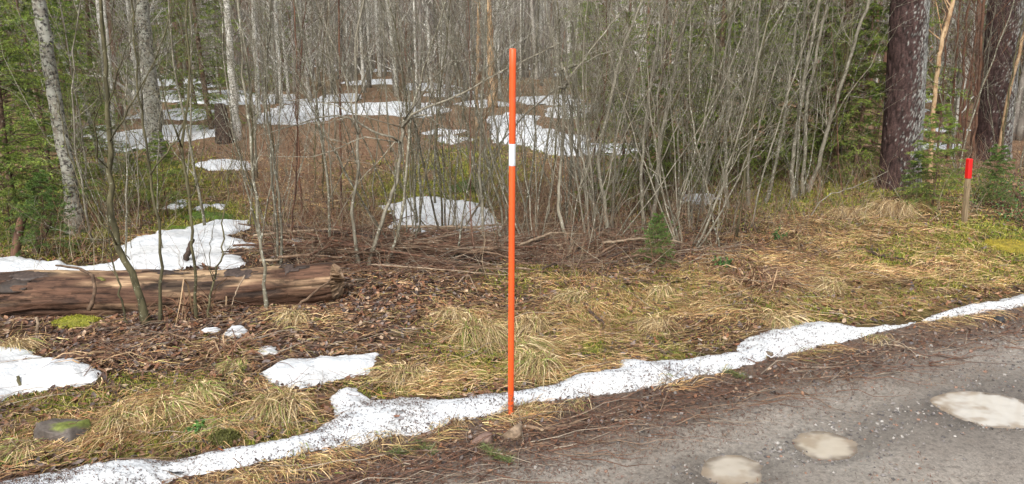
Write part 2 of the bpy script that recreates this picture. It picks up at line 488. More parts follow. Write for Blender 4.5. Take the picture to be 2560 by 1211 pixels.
rx = sinhspace(-60, 60, 1.2, 420)
rs = np.concatenate([np.linspace(-6.2, -3.4, 14)[:-1], np.linspace(-3.4, .35, 150)])
X, Sg = np.meshgrid(rx, rs)
Yg = 3.27 + RSL * X + Sg * sqrt(1 + RSL * RSL)
Zg = H(X, Yg) - np.clip(sroad(X, Yg) - .12 * fbm(X / .2, Yg / .2, 15), 0, .3) * .5 - .0005
nx = len(rx); i = (np.arange(len(rs) - 1)[:, None] * nx + np.arange(nx - 1)[None, :]).ravel()
def road_col(x, y):
    s = sroad(x, y) + .10 * fbm(x / .7, y / .5, 141, 3)
    n = fbm(x / .05, y / .05, 143, 3) + .5
    soil = np.array([.50, .40, .34])          # needle dust and rot along the edge
    e = sstep(-.55, -.22, s)[:, None]
    c = 1 - e * (1 - soil)
    tr = np.exp(-((s + .60) / .12) ** 2) + sstep(-1.12, -1.3, s) * 1.0        # compacted pale wheel tracks
    lo = np.exp(-((s + .88) / .16) ** 2) * (.6 + .8 * (fbm(x / .3, y / .3, 147, 2) + .5)) # loose darker ridge between them
    c = c * (1 + .10 * tr - .30 * np.clip(lo, 0, 1))[:, None]
    c = c * (.85 + .3 * n)[:, None]
    for (cx, cy, prx, pry, an, dp) in PUD:
        q = np.hypot((x - cx) / prx, (y - cy) / pry) + .8 * fbm(x / .12, y / .1, 149, 4)
        c = c * (1 - .30 * np.exp(-((q - 1.0) / .2) ** 2) * (.4 + 1.2 * n))[:, None]          # soaked gravel round each puddle
    return np.clip(c, .05, 1.6)
tag(mk('gravel_road', np.stack([X, Yg, Zg], -1), np.stack([i, i + 1, i + nx + 1, i + nx], -1), M['road'], None, True, road_col(X.ravel(), Yg.ravel())), kind='structure')

# ------------------------------------------------------------------ puddles
def mat_water(c):
    m, N, L, bs = newmat('muddy_water')
    n = nnoise(N, L, 3, 4)
    r = ramp(N, L, n.outputs[0], [(0.35, [x * .86 for x in c]), (0.65, c)])
    L.new(r.outputs[0], bs.inputs['Base Color'])
    bs.inputs['Roughness'].default_value = 0.06; bs.inputs['Specular IOR Level'].default_value = .6; bs.inputs['IOR'].default_value = 1.33
    return m
def mat_water2():
    m, N, L, bs = newmat('muddy_water')
    a = N.new('ShaderNodeAttribute'); a.attribute_name = 'Col'
    L.new(a.outputs['Color'], bs.inputs['Base Color'])
    bs.inputs['Roughness'].default_value = 0.01; bs.inputs['Specular IOR Level'].default_value = .5; bs.inputs['IOR'].default_value = 1.42
    return m
M['water'] = mat_water2()
plab = ['largest pale muddy puddle on the gravel road at the right edge', 'middle beige puddle in the gravel road between the other two', 'lowest faint puddle in the road nearest the bottom edge']
for kp, ((cx, cy, prx, pry, an, dp), lb) in enumerate(zip(PUD, plab)):
    gx = np.arange(-prx * 2.2, prx * 2.2, .007); gy = np.arange(-pry * 2.2, pry * 2.2, .007)
    GX, GY = np.meshgrid(gx, gy)
    zz = H(GX + cx, GY + cy)
    zc = float(np.percentile(zz, 3)) + dp * (.58, .46, .44)[kp]
    dpt = ((zc - zz) / dp).ravel()
    V = np.stack([GX, GY, 0 * GX], -1).reshape(-1, 3)
    nx = len(gx); i = (np.arange(len(gy) - 1)[:, None] * nx + np.arange(nx - 1)[None, :]).ravel()
    Q = np.stack([i, i + 1, i + nx + 1, i + nx], -1)
    near = (np.hypot(GX / prx, GY / pry) < 1.5).ravel()
    ok = (dpt > -.05) & near; Q = Q[ok[Q].all(1)]
    u = np.unique(Q); mp = np.zeros(len(V), int); mp[u] = np.arange(len(u))
    # silt shows through where shallow; the pale deep tone includes painted sky reflection
    n_ = fbm(V[u, 0] / .05, V[u, 1] / .03, 5 + kp, 3)
    k = sstep(-.02, (.14, .32, .38)[kp], dpt[u] + .35 * n_)[:, None]
    k2 = (sstep(.46, .66, fbm(V[u, 0] / (prx * .6) + 3.7 * kp, V[u, 1] / (pry * .6), 8 + kp, 4) + .5 - .25 * V[u, 0] / prx * (kp == 0)) * (.75, .8, .7)[kp])[:, None]  # silt, plus reflected trees painted as tan at the largest puddle's left
    c = np.array([.17, .14, .11]) * (1 - k) + np.array([(.47, .44, .385), (.40, .355, .285), (.38, .34, .28)][kp]) * k
    o = mk('puddle', V[u], mp[Q], M['water'], None, True, (c * (1 + .2 * n_[:, None])) * (1 - k2) + np.array([.27, .215, .155]) * k2)
    o.location = (cx, cy, zc)
    tag(o, lb, 'puddle', 'puddles in the road')

# ------------------------------------------------------------------ snow
def poly_sd(px, py, poly):
    """signed distance to polygon, positive inside"""
    d = np.full(px.shape, 1e9); ins = np.zeros(px.shape, bool)
    n = len(poly)
    for a in range(n):
        x1, y1 = poly[a]; x2, y2 = poly[(a + 1) % n]
        ex, ey = x2 - x1, y2 - y1
        wx, wy = px - x1, py - y1
        t = np.clip((wx * ex + wy * ey) / (ex * ex + ey * ey + 1e-12), 0, 1)
        d = np.minimum(d, np.hypot(wx - ex * t, wy - ey * t))
        c = ((y1 > py) != (y2 > py)) & (px < ex * (py - y1) / (ey if abs(ey) > 1e-12 else 1e-12) + x1)
        ins ^= c
    return np.where(ins, d, -d)

SNOWPOLY = []; SNOWF = []
def snow_patch(pts, label, thick=0.05, res=None, group='snow patches left by the thaw', holes=0.0):
    pts = np.array(pts, float)
    wx, wy, wz = gp(pts[:, 0], pts[:, 1])
    poly = list(zip(wx, wy)); SNOWPOLY.append(np.array(poly))
    dist = wy.min()
    if res is None: res = max(0.02, dist * dist * .00045 + dist * .002)
    x0, x1, y0, y1 = wx.min() - .15, wx.max() + .15, wy.min() - .15, wy.max() + .15
    nx = int(min(900, (x1 - x0) / res)) + 2; ny = int(min(500, (y1 - y0) / res)) + 2
    X, Y = np.meshgrid(np.linspace(x0, x1, nx), np.linspace(y0, y1, ny))
    sd = poly_sd(X, Y, poly)
    k = max(.03, dist * .012)
    def zf(X, Y):
        sd = poly_sd(X, Y, poly)
        sd = sd + k * 1.6 * fbm(X / (k * 4), Y / (k * 4), 5, 3) + k * .9 * fbm(X / k, Y / k, 9, 3)
        if dist > 9: sd = sd + k * 1.6 * fbm(X / (k * 9), Y / (k * 14), 7, 3) + k * .6 - 1.6 * k * sstep(.62, .74, fbm(X / (k * 5), Y / (k * 8), 29, 3) + .5)
        if holes: sd = sd - holes * sstep(.62, .75, fbm(X / .35, Y / .25, 19, 3) + .5)
        w = thick * 1.1 + .035
        prof = np.where(sd > 0, thick * (1 - np.exp(-np.clip(sd, 0, 9) / w)), sd * 1.2)
        return H(X, Y) + prof + np.clip(prof, 0, 1) * (.5 * fbm(X / .3, Y / .3, 33, 3)) + .013 * (sd > 0) * fbm(X / .045, Y / .045, 37, 2) + .022 * (sd > 0) * fbm(X / .16, Y / .16, 38, 2), sd
    SNOWF.append((x0, x1, y0, y1, zf))
    Z, sd = zf(X, Y)
    V = np.stack([X, Y, Z], -1).reshape(-1, 3)
    i = (np.arange(ny - 1)[:, None] * nx + np.arange(nx - 1)[None, :]).ravel()
    Q = np.stack([i, i + 1, i + nx + 1, i + nx], -1)
    ok = (sd > -res * 1.2).ravel()
    Q = Q[ok[Q].all(1)]
    if not len(Q): return
    u = np.unique(Q); mp = np.zeros(len(V), int); mp[u] = np.arange(len(u))
    o = mk('snow_patch', V[u], mp[Q], M['snow'], None, True, None, (float(wx.mean()), float(wy.mean()), 0.0))
    tag(o, label, 'snow', group)
    return o

snow_patch([(-150, 1240), (0, 1207), (60, 1192), (200, 1168), (350, 1148), (480, 1143), (560, 1128), (690, 1103), (790, 1078), (832, 1047), (820, 1015), (812, 997), (845, 977), (875, 966), (905, 985), (930, 1000), (1000, 990), (1100, 1001), (1200, 990), (1280, 980), (1380, 960), (1450, 935), (1540, 925), (1560, 903), (1640, 901), (1740, 893), (1840, 880), (1838, 862), (1900, 833), (2000, 804), (2080, 808), (2150, 818), (2250, 813), (2330, 790), (2400, 768), (2480, 756), (2570, 735), (2750, 690), (2750, 720), (2570, 766), (2450, 782), (2350, 797), (2200, 830), (2100, 858), (2000, 882), (1900, 905), (1830, 925), (1720, 950), (1600, 975), (1500, 988), (1420, 1000), (1340, 1008), (1290, 1015), (1230, 1040), (1130, 1060), (1080, 1085), (960, 1092), (875, 1117), (755, 1137), (640, 1160), (560, 1180), (450, 1195), (300, 1260), (-150, 1330)],
           'long grainy strip of old snow along the edge of the gravel road', .06, .017)
snow_patch([(-120, 862), (0, 870), (60, 873), (100, 893), (150, 903), (205, 903), (235, 925), (250, 948), (272, 955), (200, 970), (100, 985), (40, 988), (0, 1002), (-120, 1020)],
           'clean white snow patch in the ditch at the left edge below the log', .06, .017, holes=.12)
snow_patch([(655, 935), (690, 905), (760, 895), (800, 887), (850, 895), (950, 883), (935, 910), (915, 937), (860, 947), (800, 962), (750, 977), (720, 970), (680, 957)],
           'medium white snow patch on dead leaves left of the orange stake', .05, .016)
snow_patch([(558, 838), (580, 815), (610, 818), (622, 830), (592, 844), (565, 845)], 'small round snow lump on brown leaves before the log', .05, .012)
snow_patch([(495, 832), (515, 822), (552, 824), (522, 836)], 'thin sliver of snow just left of the small round lump before the log', .03, .012)
snow_patch([(638, 880), (665, 864), (692, 868), (690, 885), (665, 892)], 'small snow scrap behind the medium patch left of the stake', .03, .012)
snow_patch([(-100, 655), (0, 652), (40, 645), (100, 650), (160, 655), (205, 668), (290, 655), (296, 632), (290, 625), (330, 600), (380, 585), (450, 572), (500, 563), (560, 556), (635, 548), (625, 572), (560, 590), (600, 603), (645, 610), (635, 622), (560, 630), (612, 640), (600, 668), (500, 672), (400, 680), (300, 686), (0, 690), (-100, 690)],
           'broad white snow patch lying right behind the fallen log', .045, .02, holes=.10)
snow_patch([(408, 522), (440, 500), (468, 498), (467, 518), (430, 527)], 'small oval snow patch behind the broad patch of the log', .03)
snow_patch([(485, 524), (515, 511), (522, 514), (500, 527)], 'tiny snow streak beside green moss behind the log', .03)
snow_patch([(530, 518), (545, 512), (558, 516), (550, 524)], 'tiny snow scrap right of the streak beside green moss', .03)
snow_patch([(945, 515), (980, 508), (1040, 497), (1100, 494), (1150, 503), (1210, 510), (1225, 530), (1275, 570), (1240, 582), (1180, 592), (1120, 587), (1080, 592), (1020, 592), (975, 570), (990, 545)],
           'large snow patch among the bare stems left of the stake middle', .035, holes=.14)
snow_patch([(715, 603), (735, 594), (752, 608), (730, 618)], 'little snow lump at the foot of stems behind the log end', .05)
snow_patch([(500, 414), (540, 403), (600, 404), (632, 415), (600, 425), (550, 425)], 'flat oval snow patch in the clearing behind the birches', .03, holes=.15)
snow_patch([(1695, 503), (1712, 485), (1780, 485), (1803, 495), (1785, 514), (1710, 512)], 'snow patch under the spruces inside the right thicket', .03, holes=.15)
FARS = [[(340, 200), (400, 188), (480, 190), (505, 205), (545, 215), (460, 225), (380, 217)],
        [(390, 232), (500, 226), (620, 230), (660, 239), (735, 240), (725, 258), (620, 262), (500, 260), (420, 260), (393, 248)],
        [(290, 302), (400, 280), (470, 273), (555, 287), (470, 302), (400, 308)],
        [(118, 340), (180, 325), (268, 318), (232, 340), (150, 345)],
        [(238, 345), (330, 330), (400, 318), (540, 320), (552, 335), (480, 350), (430, 354), (300, 357)],
        [(280, 360), (400, 352), (450, 356), (390, 374), (320, 380), (270, 368)],
        [(650, 290), (700, 268), (850, 260), (1000, 256), (1080, 260), (1125, 275), (1060, 300), (960, 292), (880, 291), (810, 302), (740, 311), (655, 308)],
        [(745, 255), (830, 240), (890, 236), (885, 252), (800, 258)],
        [(1045, 333), (1100, 324), (1175, 330), (1110, 338)],
        [(1078, 352), (1130, 343), (1175, 350), (1130, 361)],
        [(1228, 300), (1270, 286), (1340, 294), (1330, 310), (1390, 333), (1465, 345), (1440, 358), (1500, 364), (1612, 364), (1602, 380), (1500, 388), (1380, 388), (1335, 366), (1240, 357), (1228, 330)],
        [(1285, 252), (1340, 242), (1455, 252), (1420, 263), (1300, 263)],
        [(1375, 272), (1500, 260), (1585, 268), (1540, 281), (1380, 294)],
        [(1045, 240), (1100, 226), (1170, 228), (1200, 240), (1130, 246)],
        [(860, 208), (930, 200), (1010, 204), (1000, 212), (900, 214)],
        [(1000, 228), (1030, 208), (1120, 212), (1160, 222), (1060, 230)],
        [(1130, 262), (1200, 252), (1270, 258), (1200, 270)],
        [(2290, 372), (2330, 362), (2400, 364), (2380, 374)],
        [(330, 225), (380, 222), (390, 240), (350, 246)]]
FL = ['topmost snow streak far back between the left birches', 'long white snow band far back behind the white birch', 'snow band in the clearing in front of the big birch', 'thin snow line beneath the left spruces',
      'snow band crossing behind the lichened big birch', 'lowest snow strip of the clearing left of the big birch', 'widest white snow field in the clearing left of the stake', 'small snow strip behind the widest snow field',
      'narrow upper snow line left of the stake in brown grass', 'narrow lower snow line left of the stake in brown grass', 'ragged snow patch right behind the white band of the stake', 'flat snow streak far right of the stake top half',
      'snow streak seen through stems in front of the right spruces', 'far snow strip behind the pale leaning branch', 'thin far snow streak near the middle birch foot', 'far snow streak right of the middle birch',
      'short snow strip beside the orange barked trunks', 'small snow strip just right of the big pine trunk', 'short snow scrap far back left of the big birch']
for p_, l_ in zip(FARS, FL):
    snow_patch(p_, l_, .05)
for k in range(26):     # scraps far in the wood
    px = random.uniform(640, 1900) if k < 20 else random.uniform(2250, 2560); py = random.uniform(163, 190) if k < 20 else random.uniform(225, 340)
    w = random.uniform(20, 60); h = random.uniform(3, 6)
    snow_patch([(px - w, py), (px - w * .3, py - h), (px + w * .5, py - h * .7), (px + w, py), (px + w * .2, py + h * .6)], ('thin far snow scrap ' if py < 176 else 'small far snow scrap ') + where(px), .06, None, 'far snow scraps in the wood')

def snow_top(x, y):
    """height of the snow (or -9 where there is none)"""
    r = np.full(np.shape(x), -9.0)
    for x0, x1, y0, y1, zf in SNOWF[:14]:
        m = (x > x0) & (x < x1) & (y > y0) & (y < y1)
        if m.any():
            z, sd = zf(x[m], y[m])
            r[m] = np.maximum(r[m], np.where(sd > 0.0, z, -9))
    return r

def on_snow(x, y, margin=0.0):
    x = np.asarray(x, float); y = np.asarray(y, float)
    return snow_top(x, y) > -5

# ------------------------------------------------------------------ the fallen log
def log():
    a = at(-190, 764, LOGA[1]); b = at(835, 708, LOGB[1])
    ra, rb = .196, .136
    root = empty('fallen_log', (a + b) / 2 * [1, 1, 0], 'thick barkless rotting log lying across the left side behind the leaf litter', 'log')
    n, S = 96, 420
    t = np.linspace(0, 1, S)[:, None]; th = np.linspace(0, 2 * pi, n, endpoint=False)[None, :]
    ax = unit(b - a); U = unit(np.cross(ax, [0, 0, 1])); W = np.cross(U, ax)
    L = np.linalg.norm(b - a)
    R = ra * (1 - t) + rb * t
    R = R * (1 - .05 * sstep(.985, 1, t))
    R = R + .02 * fbm(t * 9 + 0 * th, th * .8 + 0 * t, 3) * 2 + .012 * fbm(t * L * 5 + 0 * th, th * 2.2 + 0 * t, 103, 3) + .010 * fbm(t * L * 3 + 0 * th, th * 3.3 + 0 * t, 7, 3) + .006 * fbm(t * L * 6 + 0 * th, th * 16 + 0 * t, 17, 2)
    cr = np.abs(fbm(t * L * .8 + 0 * th, th * 9 + 0 * t, 23, 4))
    R = R - .014 * np.exp(-(cr / .02) ** 2)
    cen = a + (b - a) * t[..., None] + np.array([0, 0, 1]) * (.02 * np.sin(t * 7))[..., None]
    V = (cen + R[..., None] * (np.cos(th)[..., None] * U + np.sin(th)[..., None] * W))
    # colour: bleached straw brown top, red brown sides with shade painted in, dark stains
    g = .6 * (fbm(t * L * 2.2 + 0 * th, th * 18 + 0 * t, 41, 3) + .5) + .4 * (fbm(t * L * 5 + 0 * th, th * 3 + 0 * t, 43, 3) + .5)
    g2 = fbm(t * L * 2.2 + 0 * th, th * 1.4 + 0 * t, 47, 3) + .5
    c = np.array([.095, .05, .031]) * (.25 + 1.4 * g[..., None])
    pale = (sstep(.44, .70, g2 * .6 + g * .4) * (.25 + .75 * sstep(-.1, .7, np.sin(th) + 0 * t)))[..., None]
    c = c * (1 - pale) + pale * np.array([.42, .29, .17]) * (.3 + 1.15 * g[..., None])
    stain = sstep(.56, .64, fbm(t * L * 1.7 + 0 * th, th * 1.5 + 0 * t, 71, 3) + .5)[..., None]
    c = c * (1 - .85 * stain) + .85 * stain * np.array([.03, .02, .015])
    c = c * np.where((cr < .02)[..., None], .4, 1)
    i = np.arange(S - 1)[:, None] * n; k = np.arange(n)[None]; k2 = (k + 1) % n
    Q = np.stack([i + k, i + k2, i + n + k2, i + n + k], -1).reshape(-1, 4)
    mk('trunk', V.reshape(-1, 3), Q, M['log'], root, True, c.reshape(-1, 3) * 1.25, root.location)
    # broken end face with splinters
    rim = V[-1]; cc = cen[-1, 0]
    ring = [cc + (rim - cc) * f + ax * (.05 * (1 - f) + .02 * RS.normal(0, 1, (n, 1)) * (f < .9)) for f in (1.0, .75, .45, .15)]
    E = np.concatenate(ring); k = np.arange(n); k2 = (k + 1) % n
    Q = np.concatenate([np.stack([r * n + k, (r + 1) * n + k, (r + 1) * n + k2, r * n + k2], -1) for r in range(3)])
    mk('broken_end', E, [Q, np.array([3 * n + k])[0][None]], M['litter'], root, False, np.array([.26, .17, .10]) * RS.uniform(.6, 1.2, (len(E), 1)), root.location)
    # scraps of bark still clinging to the wood
    for (u, thd, su, sv) in ((.27, 1.2, .22, .34), (.77, 1.25, .16, .6), (.90, 1.3, .10, .55), (.60, 1.45, .2, .25)):
        g1, g2_ = np.meshgrid(np.linspace(-1, 1, 26), np.linspace(-1, 1, 18))
        ed = 1 - np.hypot(g1, g2_) - .25 + 2.0 * fbm(g1 * 2.6 + u * 90, g2_ * 3.2, 5, 4)
        tt = np.clip(u + g1 * su / L, 0, 1); aa = thd + g2_ * sv
        rr_ = np.interp(tt.ravel(), t[:, 0], R.mean(1)).reshape(tt.shape) + .003 + .007 * sstep(0, .3, ed) + .005 * fbm(g1 * 6, g2_ * 6 + u * 50, 7, 2)
        Vb = a + (b - a) * tt[..., None] + np.array([0, 0, 1]) * (.02 * np.sin(tt * 7))[..., None] + rr_[..., None] * (np.cos(aa)[..., None] * U + np.sin(aa)[..., None] * W)
        ii = (np.arange(17)[:, None] * 26 + np.arange(25)[None]).ravel(); Qb = np.stack([ii, ii + 1, ii + 27, ii + 26], -1)
        Qb = Qb[(ed.ravel() > 0)[Qb].all(1)]
        if len(Qb): mk('bark_scrap', Vb.reshape(-1, 3), Qb, M['litter'], root, True, np.array([.05, .035, .028]) * RS.uniform(.5, 1.7, (26 * 18, 1)), root.location)
    # moss cushion and dark knots
    for (u, thd, s, cl, nm, lb) in ((.255, .75, .11, (.03, .02, .014), 'knot', 'dark rotten hollow'), (.80, 1.2, .09, (.035, .022, .015), 'knot', 'dark rotten hollow'), (.93, 1.3, .05, (.03, .02, .015), 'knot', None), (.45, 1.0, .05, (.13, .12, .025), 'moss', None)):
        si = int(u * S)
        d = U * cos(thd) + W * sin(thd); T2 = np.cross(ax, d)
        pos = cen[si, 0] + d * (float(R[si].mean()) - .008)
        V2, F2 = blob(1, 3, int(u * 99), .5)
        V2 = pos + V2[:, :1] * ax * s + V2[:, 1:2] * T2 * s * .45 + V2[:, 2:3] * d * (.022 if nm == 'moss' else .014)
        tag(mk(nm, V2, F2, M['litter'], root, True, np.array(cl) * RS.uniform(.5, 1.5, (len(V2), 1)), root.location), lb)
    return a, b, ra, rb

def blob(r, lev, seed, amp=.3, flat=1.0):
    import bmesh
    bm = bmesh.new(); bmesh.ops.create_icosphere(bm, subdivisions=lev, radius=1.0)
    V = np.array([v.co[:] for v in bm.verts]); Fc = np.array([[v.index for v in f.verts] for f in bm.faces]); bm.free()
    k = 1 + amp * (fbm(V[:, 0] * 1.3 + seed, V[:, 1] * 1.3 + V[:, 2] * 1.7, seed, 3) * 2) + amp * .3 * (fbm(V[:, 0] * 5 + seed, V[:, 1] * 5 - V[:, 2] * 4, seed + 4, 2))
    V = V * k[:, None] * r; V[:, 2] *= flat
    return V, Fc
def mat_log():
    m, N, L, bs = newmat('log_wood')
    a = N.new('ShaderNodeAttribute'); a.attribute_name = 'Col'
    n = nnoise(N, L, 1.0, 6, sc=(5, 120, 120), rough=.7); r = ramp(N, L, n.outputs[0], [(0.32, .5), (0.5, 1.0), (0.68, 1.4)])
    n2 = nnoise(N, L, 1.0, 5, sc=(5, 14, 14), rough=.7); r2 = ramp(N, L, n2.outputs[0], [(0.34, .25), (0.5, 1.0)])
    c = mix(N, L, 1.0, a.outputs['Color'], r.outputs[0], 'MULTIPLY')
    L.new(mix(N, L, 1.0, c, r2.outputs[0], 'MULTIPLY'), bs.inputs['Base Color'])
    bs.inputs['Roughness'].default_value = .7; bs.inputs['Specular IOR Level'].default_value = .25
    bump(N, L, bs, n.outputs[0], .9, .008)
    return m
M['log'] = mat_log()
LOG = log()

# ------------------------------------------------------------------ litter, straw, moss, gravel: nobody could count these
def scatter(n, x0, x1, y0, y1, dens):
    """points on the ground in the view wedge, thinned by dens(x, y, px, py)"""
    out = []
    got = 0
    for _ in range(60):
        y = y0 * (y1 / y0) ** RS.uniform(0, 1, 60000)
        x = RS.uniform(-1, 1, 60000) * (y * .76 + .35)
        m = (x > x0) & (x < x1)
        x, y = x[m], y[m]
        z = H(x, y)
        px, py = proj(x, y, z)
        d = dens(x, y, px, py)
        k = RS.uniform(0, 1, len(x)) < d
        out.append(np.stack([x[k], y[k], z[k]], -1)); got += k.sum()
        if got >= n: break
    return np.concatenate(out)[:n]

def orient(n, tilt=.35):
    a = RS.uniform(0, 2 * pi, n)
    nx_, ny_ = RS.normal(0, tilt, n), RS.normal(0, tilt, n)
    N_ = unit(np.stack([nx_, ny_, np.ones(n)], -1))
    T = unit(np.stack([np.cos(a), np.sin(a), -(nx_ * np.cos(a) + ny_ * np.sin(a))], -1))
    return T, np.cross(N_, T), N_

def palette(n, cols, w=None, var=.25):
    cols = np.array(cols); i = RS.choice(len(cols), n, p=w)
    return cols[i] * (1 + RS.uniform(-var, var, (n, 1)))

LEAFV = np.array([[-1, 0, .12], [-.45, .42, .0], [.3, .45, .05], [1, 0, .18], [.3, -.45, .06], [-.45, -.42, .02], [-.05, 0, -.1]])
LEAFF = np.array([[6, 3, 2], [6, 2, 1], [6, 1, 0], [6, 0, 5], [6, 5, 4], [6, 4, 3]])
def leaves(P, size, cols, tilt=.4, lift=.004, curl=1.0):
    n = len(P); T, B, Nn = orient(n, tilt)
    s = RS.uniform(*size, n)[:, None, None]
    asp = RS.uniform(.75, 1.3, n)[:, None, None]; cu = RS.uniform(.3, 2.4, n)[:, None, None] * curl
    L0 = LEAFV[None] * np.array([1, 1, 1])
    V = P[:, None, :] + s * (L0[..., 0:1] * T[:, None] + L0[..., 1:2] * asp * B[:, None] + L0[..., 2:3] * cu * Nn[:, None])
    V[:, :, 2] += lift + RS.uniform(0, .012, n)[:, None]
    Fq = (LEAFF[None] + (np.arange(n) * 7)[:, None, None]).reshape(-1, 3)
    C = np.repeat(cols[:, None], 7, 1).reshape(-1, 3)
    return V.reshape(-1, 3), Fq, C

def ribbons(P, D, L, w, cols, arch=.15, S=4, wob=.12, follow=True, base_up=0.0, lift=.006):
    """flat grass blades: start P, direction D (horizontal), length L"""
    n = len(P); t = np.linspace(0, 1, S)
    side0 = np.stack([-D[:, 1], D[:, 0], np.zeros(n)], -1)
    bend = RS.normal(0, wob, n)[:, None]
    Q = P[:, None, :] + D[:, None, :] * (L[:, None] * t[None])[..., None] + side0[:, None, :] * (L[:, None] * bend * t[None] ** 2)[..., None]
    if follow: Q[:, :, 2] = H(Q[:, :, 0], Q[:, :, 1])
    ar = (np.abs(RS.normal(0, 1, n)) * arch)[:, None]
    Q[:, :, 2] += lift + L[:, None] * ar * np.sin(np.minimum(t * 1.1, 1) * pi)[None] + RS.uniform(0, .012, n)[:, None]
    ww = (w[:, None] * (1 - .75 * t[None] ** 2))[..., None] * .5
    roll = RS.normal(0, .6, n)[:, None, None]
    sd = side0[:, None, :] * np.cos(roll) + np.array([0, 0, 1.0]) * np.sin(roll)
    V = np.stack([Q - sd * ww, Q + sd * ww], 2).reshape(-1, 3)
    b = (np.arange(n) * S * 2)[:, None]; s = (np.arange(S - 1) * 2)[None]
    Fq = np.stack([b + s, b + s + 1, b + s + 3, b + s + 2], -1).reshape(-1, 4)
    C = np.repeat(cols[:, None], S * 2, 1).reshape(-1, 3)
    return V, Fq, C

BROWN = [(.125, .058, .033), (.06, .032, .022), (.26, .145, .085), (.055, .038, .033), (.17, .135, .12), (.38, .27, .18), (.20, .085, .04)]
STRAWC = [(.46, .30, .135), (.36, .19, .08), (.66, .48, .26), (.18, .10, .05), (.42, .35, .13), (.20, .23, .05)]

def d_leaf(x, y, px, py):
    st, mo, lf = cover(x, y, 0)
    s = sroad(x, y)
    d = (.34 + .66 * lf) * (1 - .4 * st) * (1 - .4 * mo)
    d = d * sstep(-.22, .05, s) + .45 * (1 - sstep(-.3, -.05, s)) * sstep(-.5, -.2, s)
    return d * ~on_snow(x, y, .01) * np.minimum(1, (y / 9) ** .3)
P = scatter(44000, -9, 11, 1.9, 13, d_leaf)
rd = sroad(P[:, 0], P[:, 1]) < .1
V, Fq, C = leaves(P, (.009, .026), palette(len(P), BROWN, [.24, .2, .14, .14, .14, .06, .08]) * np.where(rd, .8, 1)[:, None], .45)
V = V.reshape(-1, 7, 3); V[rd] = (V[rd] - V[rd][:, 6:7]) * .6 + V[rd][:, 6:7]; V = V.reshape(-1, 3)
tag(mk('leaf_litter', V, Fq, M['litter'], None, False, C), kind='stuff')

# wind and water laid grass: neighbouring blades lie alike
def flow(x, y):
    return -pi / 2 + 2.6 * fbm(x / .55, y / .55, 55, 2) * 2 + RS.normal(0, .55, len(x)) + .35
def d_straw(x, y, px, py):
    st, mo, lf = cover(x, y, 0)
    s = sroad(x, y)
    st = st * (1 - .55 * mo * sstep(.45, .6, fbm(x / .22, y / .22, 97, 3) + .6))
    return (st ** 1.3 * sstep(.0, .3, s) * (1 - .8 * sstep(.47, .6, fbm(x / .5, y / .5, 166, 3) + .5)) * (.35 + .65 * sstep(.38, .55, fbm(x / .25, y / .25, 66, 3) + .5)) + .05 * sstep(.1, .3, s) + .30 * np.exp(-((s + .06) / .09) ** 2) * sstep(.38, .6, fbm(x / .3, y / .3, 167, 2) + .5)) * ~on_snow(x, y, .0)
P = scatter(68000, -9, 12, 1.9, 12, d_straw)
a = flow(P[:, 0], P[:, 1]); D = np.stack([np.cos(a), np.sin(a), 0 * a], -1)
hue = fbm(P[:, 0] / .4, P[:, 1] / .4, 88, 3) + .5
cols = palette(len(P), STRAWC, [.24, .25, .15, .20, .10, .06]) * (0.45 + 1.1 * hue[:, None])
V, Fq, C = ribbons(P, D, RS.uniform(.035, .14, len(P)), RS.uniform(.0014, .0032, len(P)) * np.maximum(1, P[:, 1] / 4.5), cols, .085, 4, .3)
tag(mk('dead_grass', V, Fq, M['straw'], None, True, C), kind='stuff')

# short green and dead standing blades of the moss and grass sward
def d_moss(x, y, px, py):
    st, mo, lf = cover(x, y, 0)
    return mo * sstep(.1, .3, sroad(x, y)) * sstep(.4, .55, fbm(x / .22, y / .22, 97, 3) + .62) * ~on_snow(x, y, .0)
P = scatter(80000, -10, 12, 1.9, 16, d_moss)
n = len(P); k = np.maximum(1, P[:, 1] / 4)
T, B_, Nn = orient(n, .5)
h = RS.uniform(.008, .026, n) * k
w = RS.uniform(.0022, .0045, n) * k
V = np.stack([P - B_ * w[:, None], P + B_ * w[:, None], P + Nn * h[:, None] + T * (h * RS.uniform(-.7, .7, n))[:, None]], 1).reshape(-1, 3)
C = np.repeat(palette(n, [(.21, .22, .025), (.13, .17, .022), (.29, .28, .04), (.065, .10, .02), (.33, .31, .07)], [.3, .25, .2, .15, .1]), 3, 0)
tag(mk('moss', V, np.arange(3 * n).reshape(-1, 3), M['straw'], None, False, C), kind='stuff')

# needles and crumbs on the snow strip, the road edge and the road
def d_need(x, y, px, py):
    s = sroad(x, y)
    edge = np.exp(-((s + .20) / .17) ** 2) * .95 + .38 * np.exp(-((s + .45) / .17) ** 2)
    mid = .05 * sstep(.45, .6, fbm(x / .8, y / .5, 71, 3) + .5) * (s < -.4)
    sn = .46 * (.25 + 1.1 * sstep(.45, .62, fbm(x / .16, y / .1, 271, 3) + .5)) * (s > -.1) * (s < .75) * on_snow(x, y, .01)
    return np.clip(edge + mid + sn, 0, 1) * (s < .8)
P = scatter(80000, -6, 10, 1.7, 9, d_need)
P0 = P.copy()
s_ = sroad(P[:, 0], P[:, 1]); sn = on_snow(P[:, 0], P[:, 1], .004)
n = len(P); T, B_, Nn = orient(n, .15)
L = RS.uniform(.007, .022, n) * np.where(sn, .7, 1); w = RS.uniform(.0008, .0019, n) * np.maximum(1, P[:, 1] / 4) * np.where(sn, 1.25, 1)
zt = snow_top(P[:, 0], P[:, 1])
P[:, 2] = np.where(zt > -5, zt, P[:, 2]) + .003
Q = np.stack([P - B_ * w[:, None], P + B_ * w[:, None], P + T * L[:, None] + Nn * .004], 1)
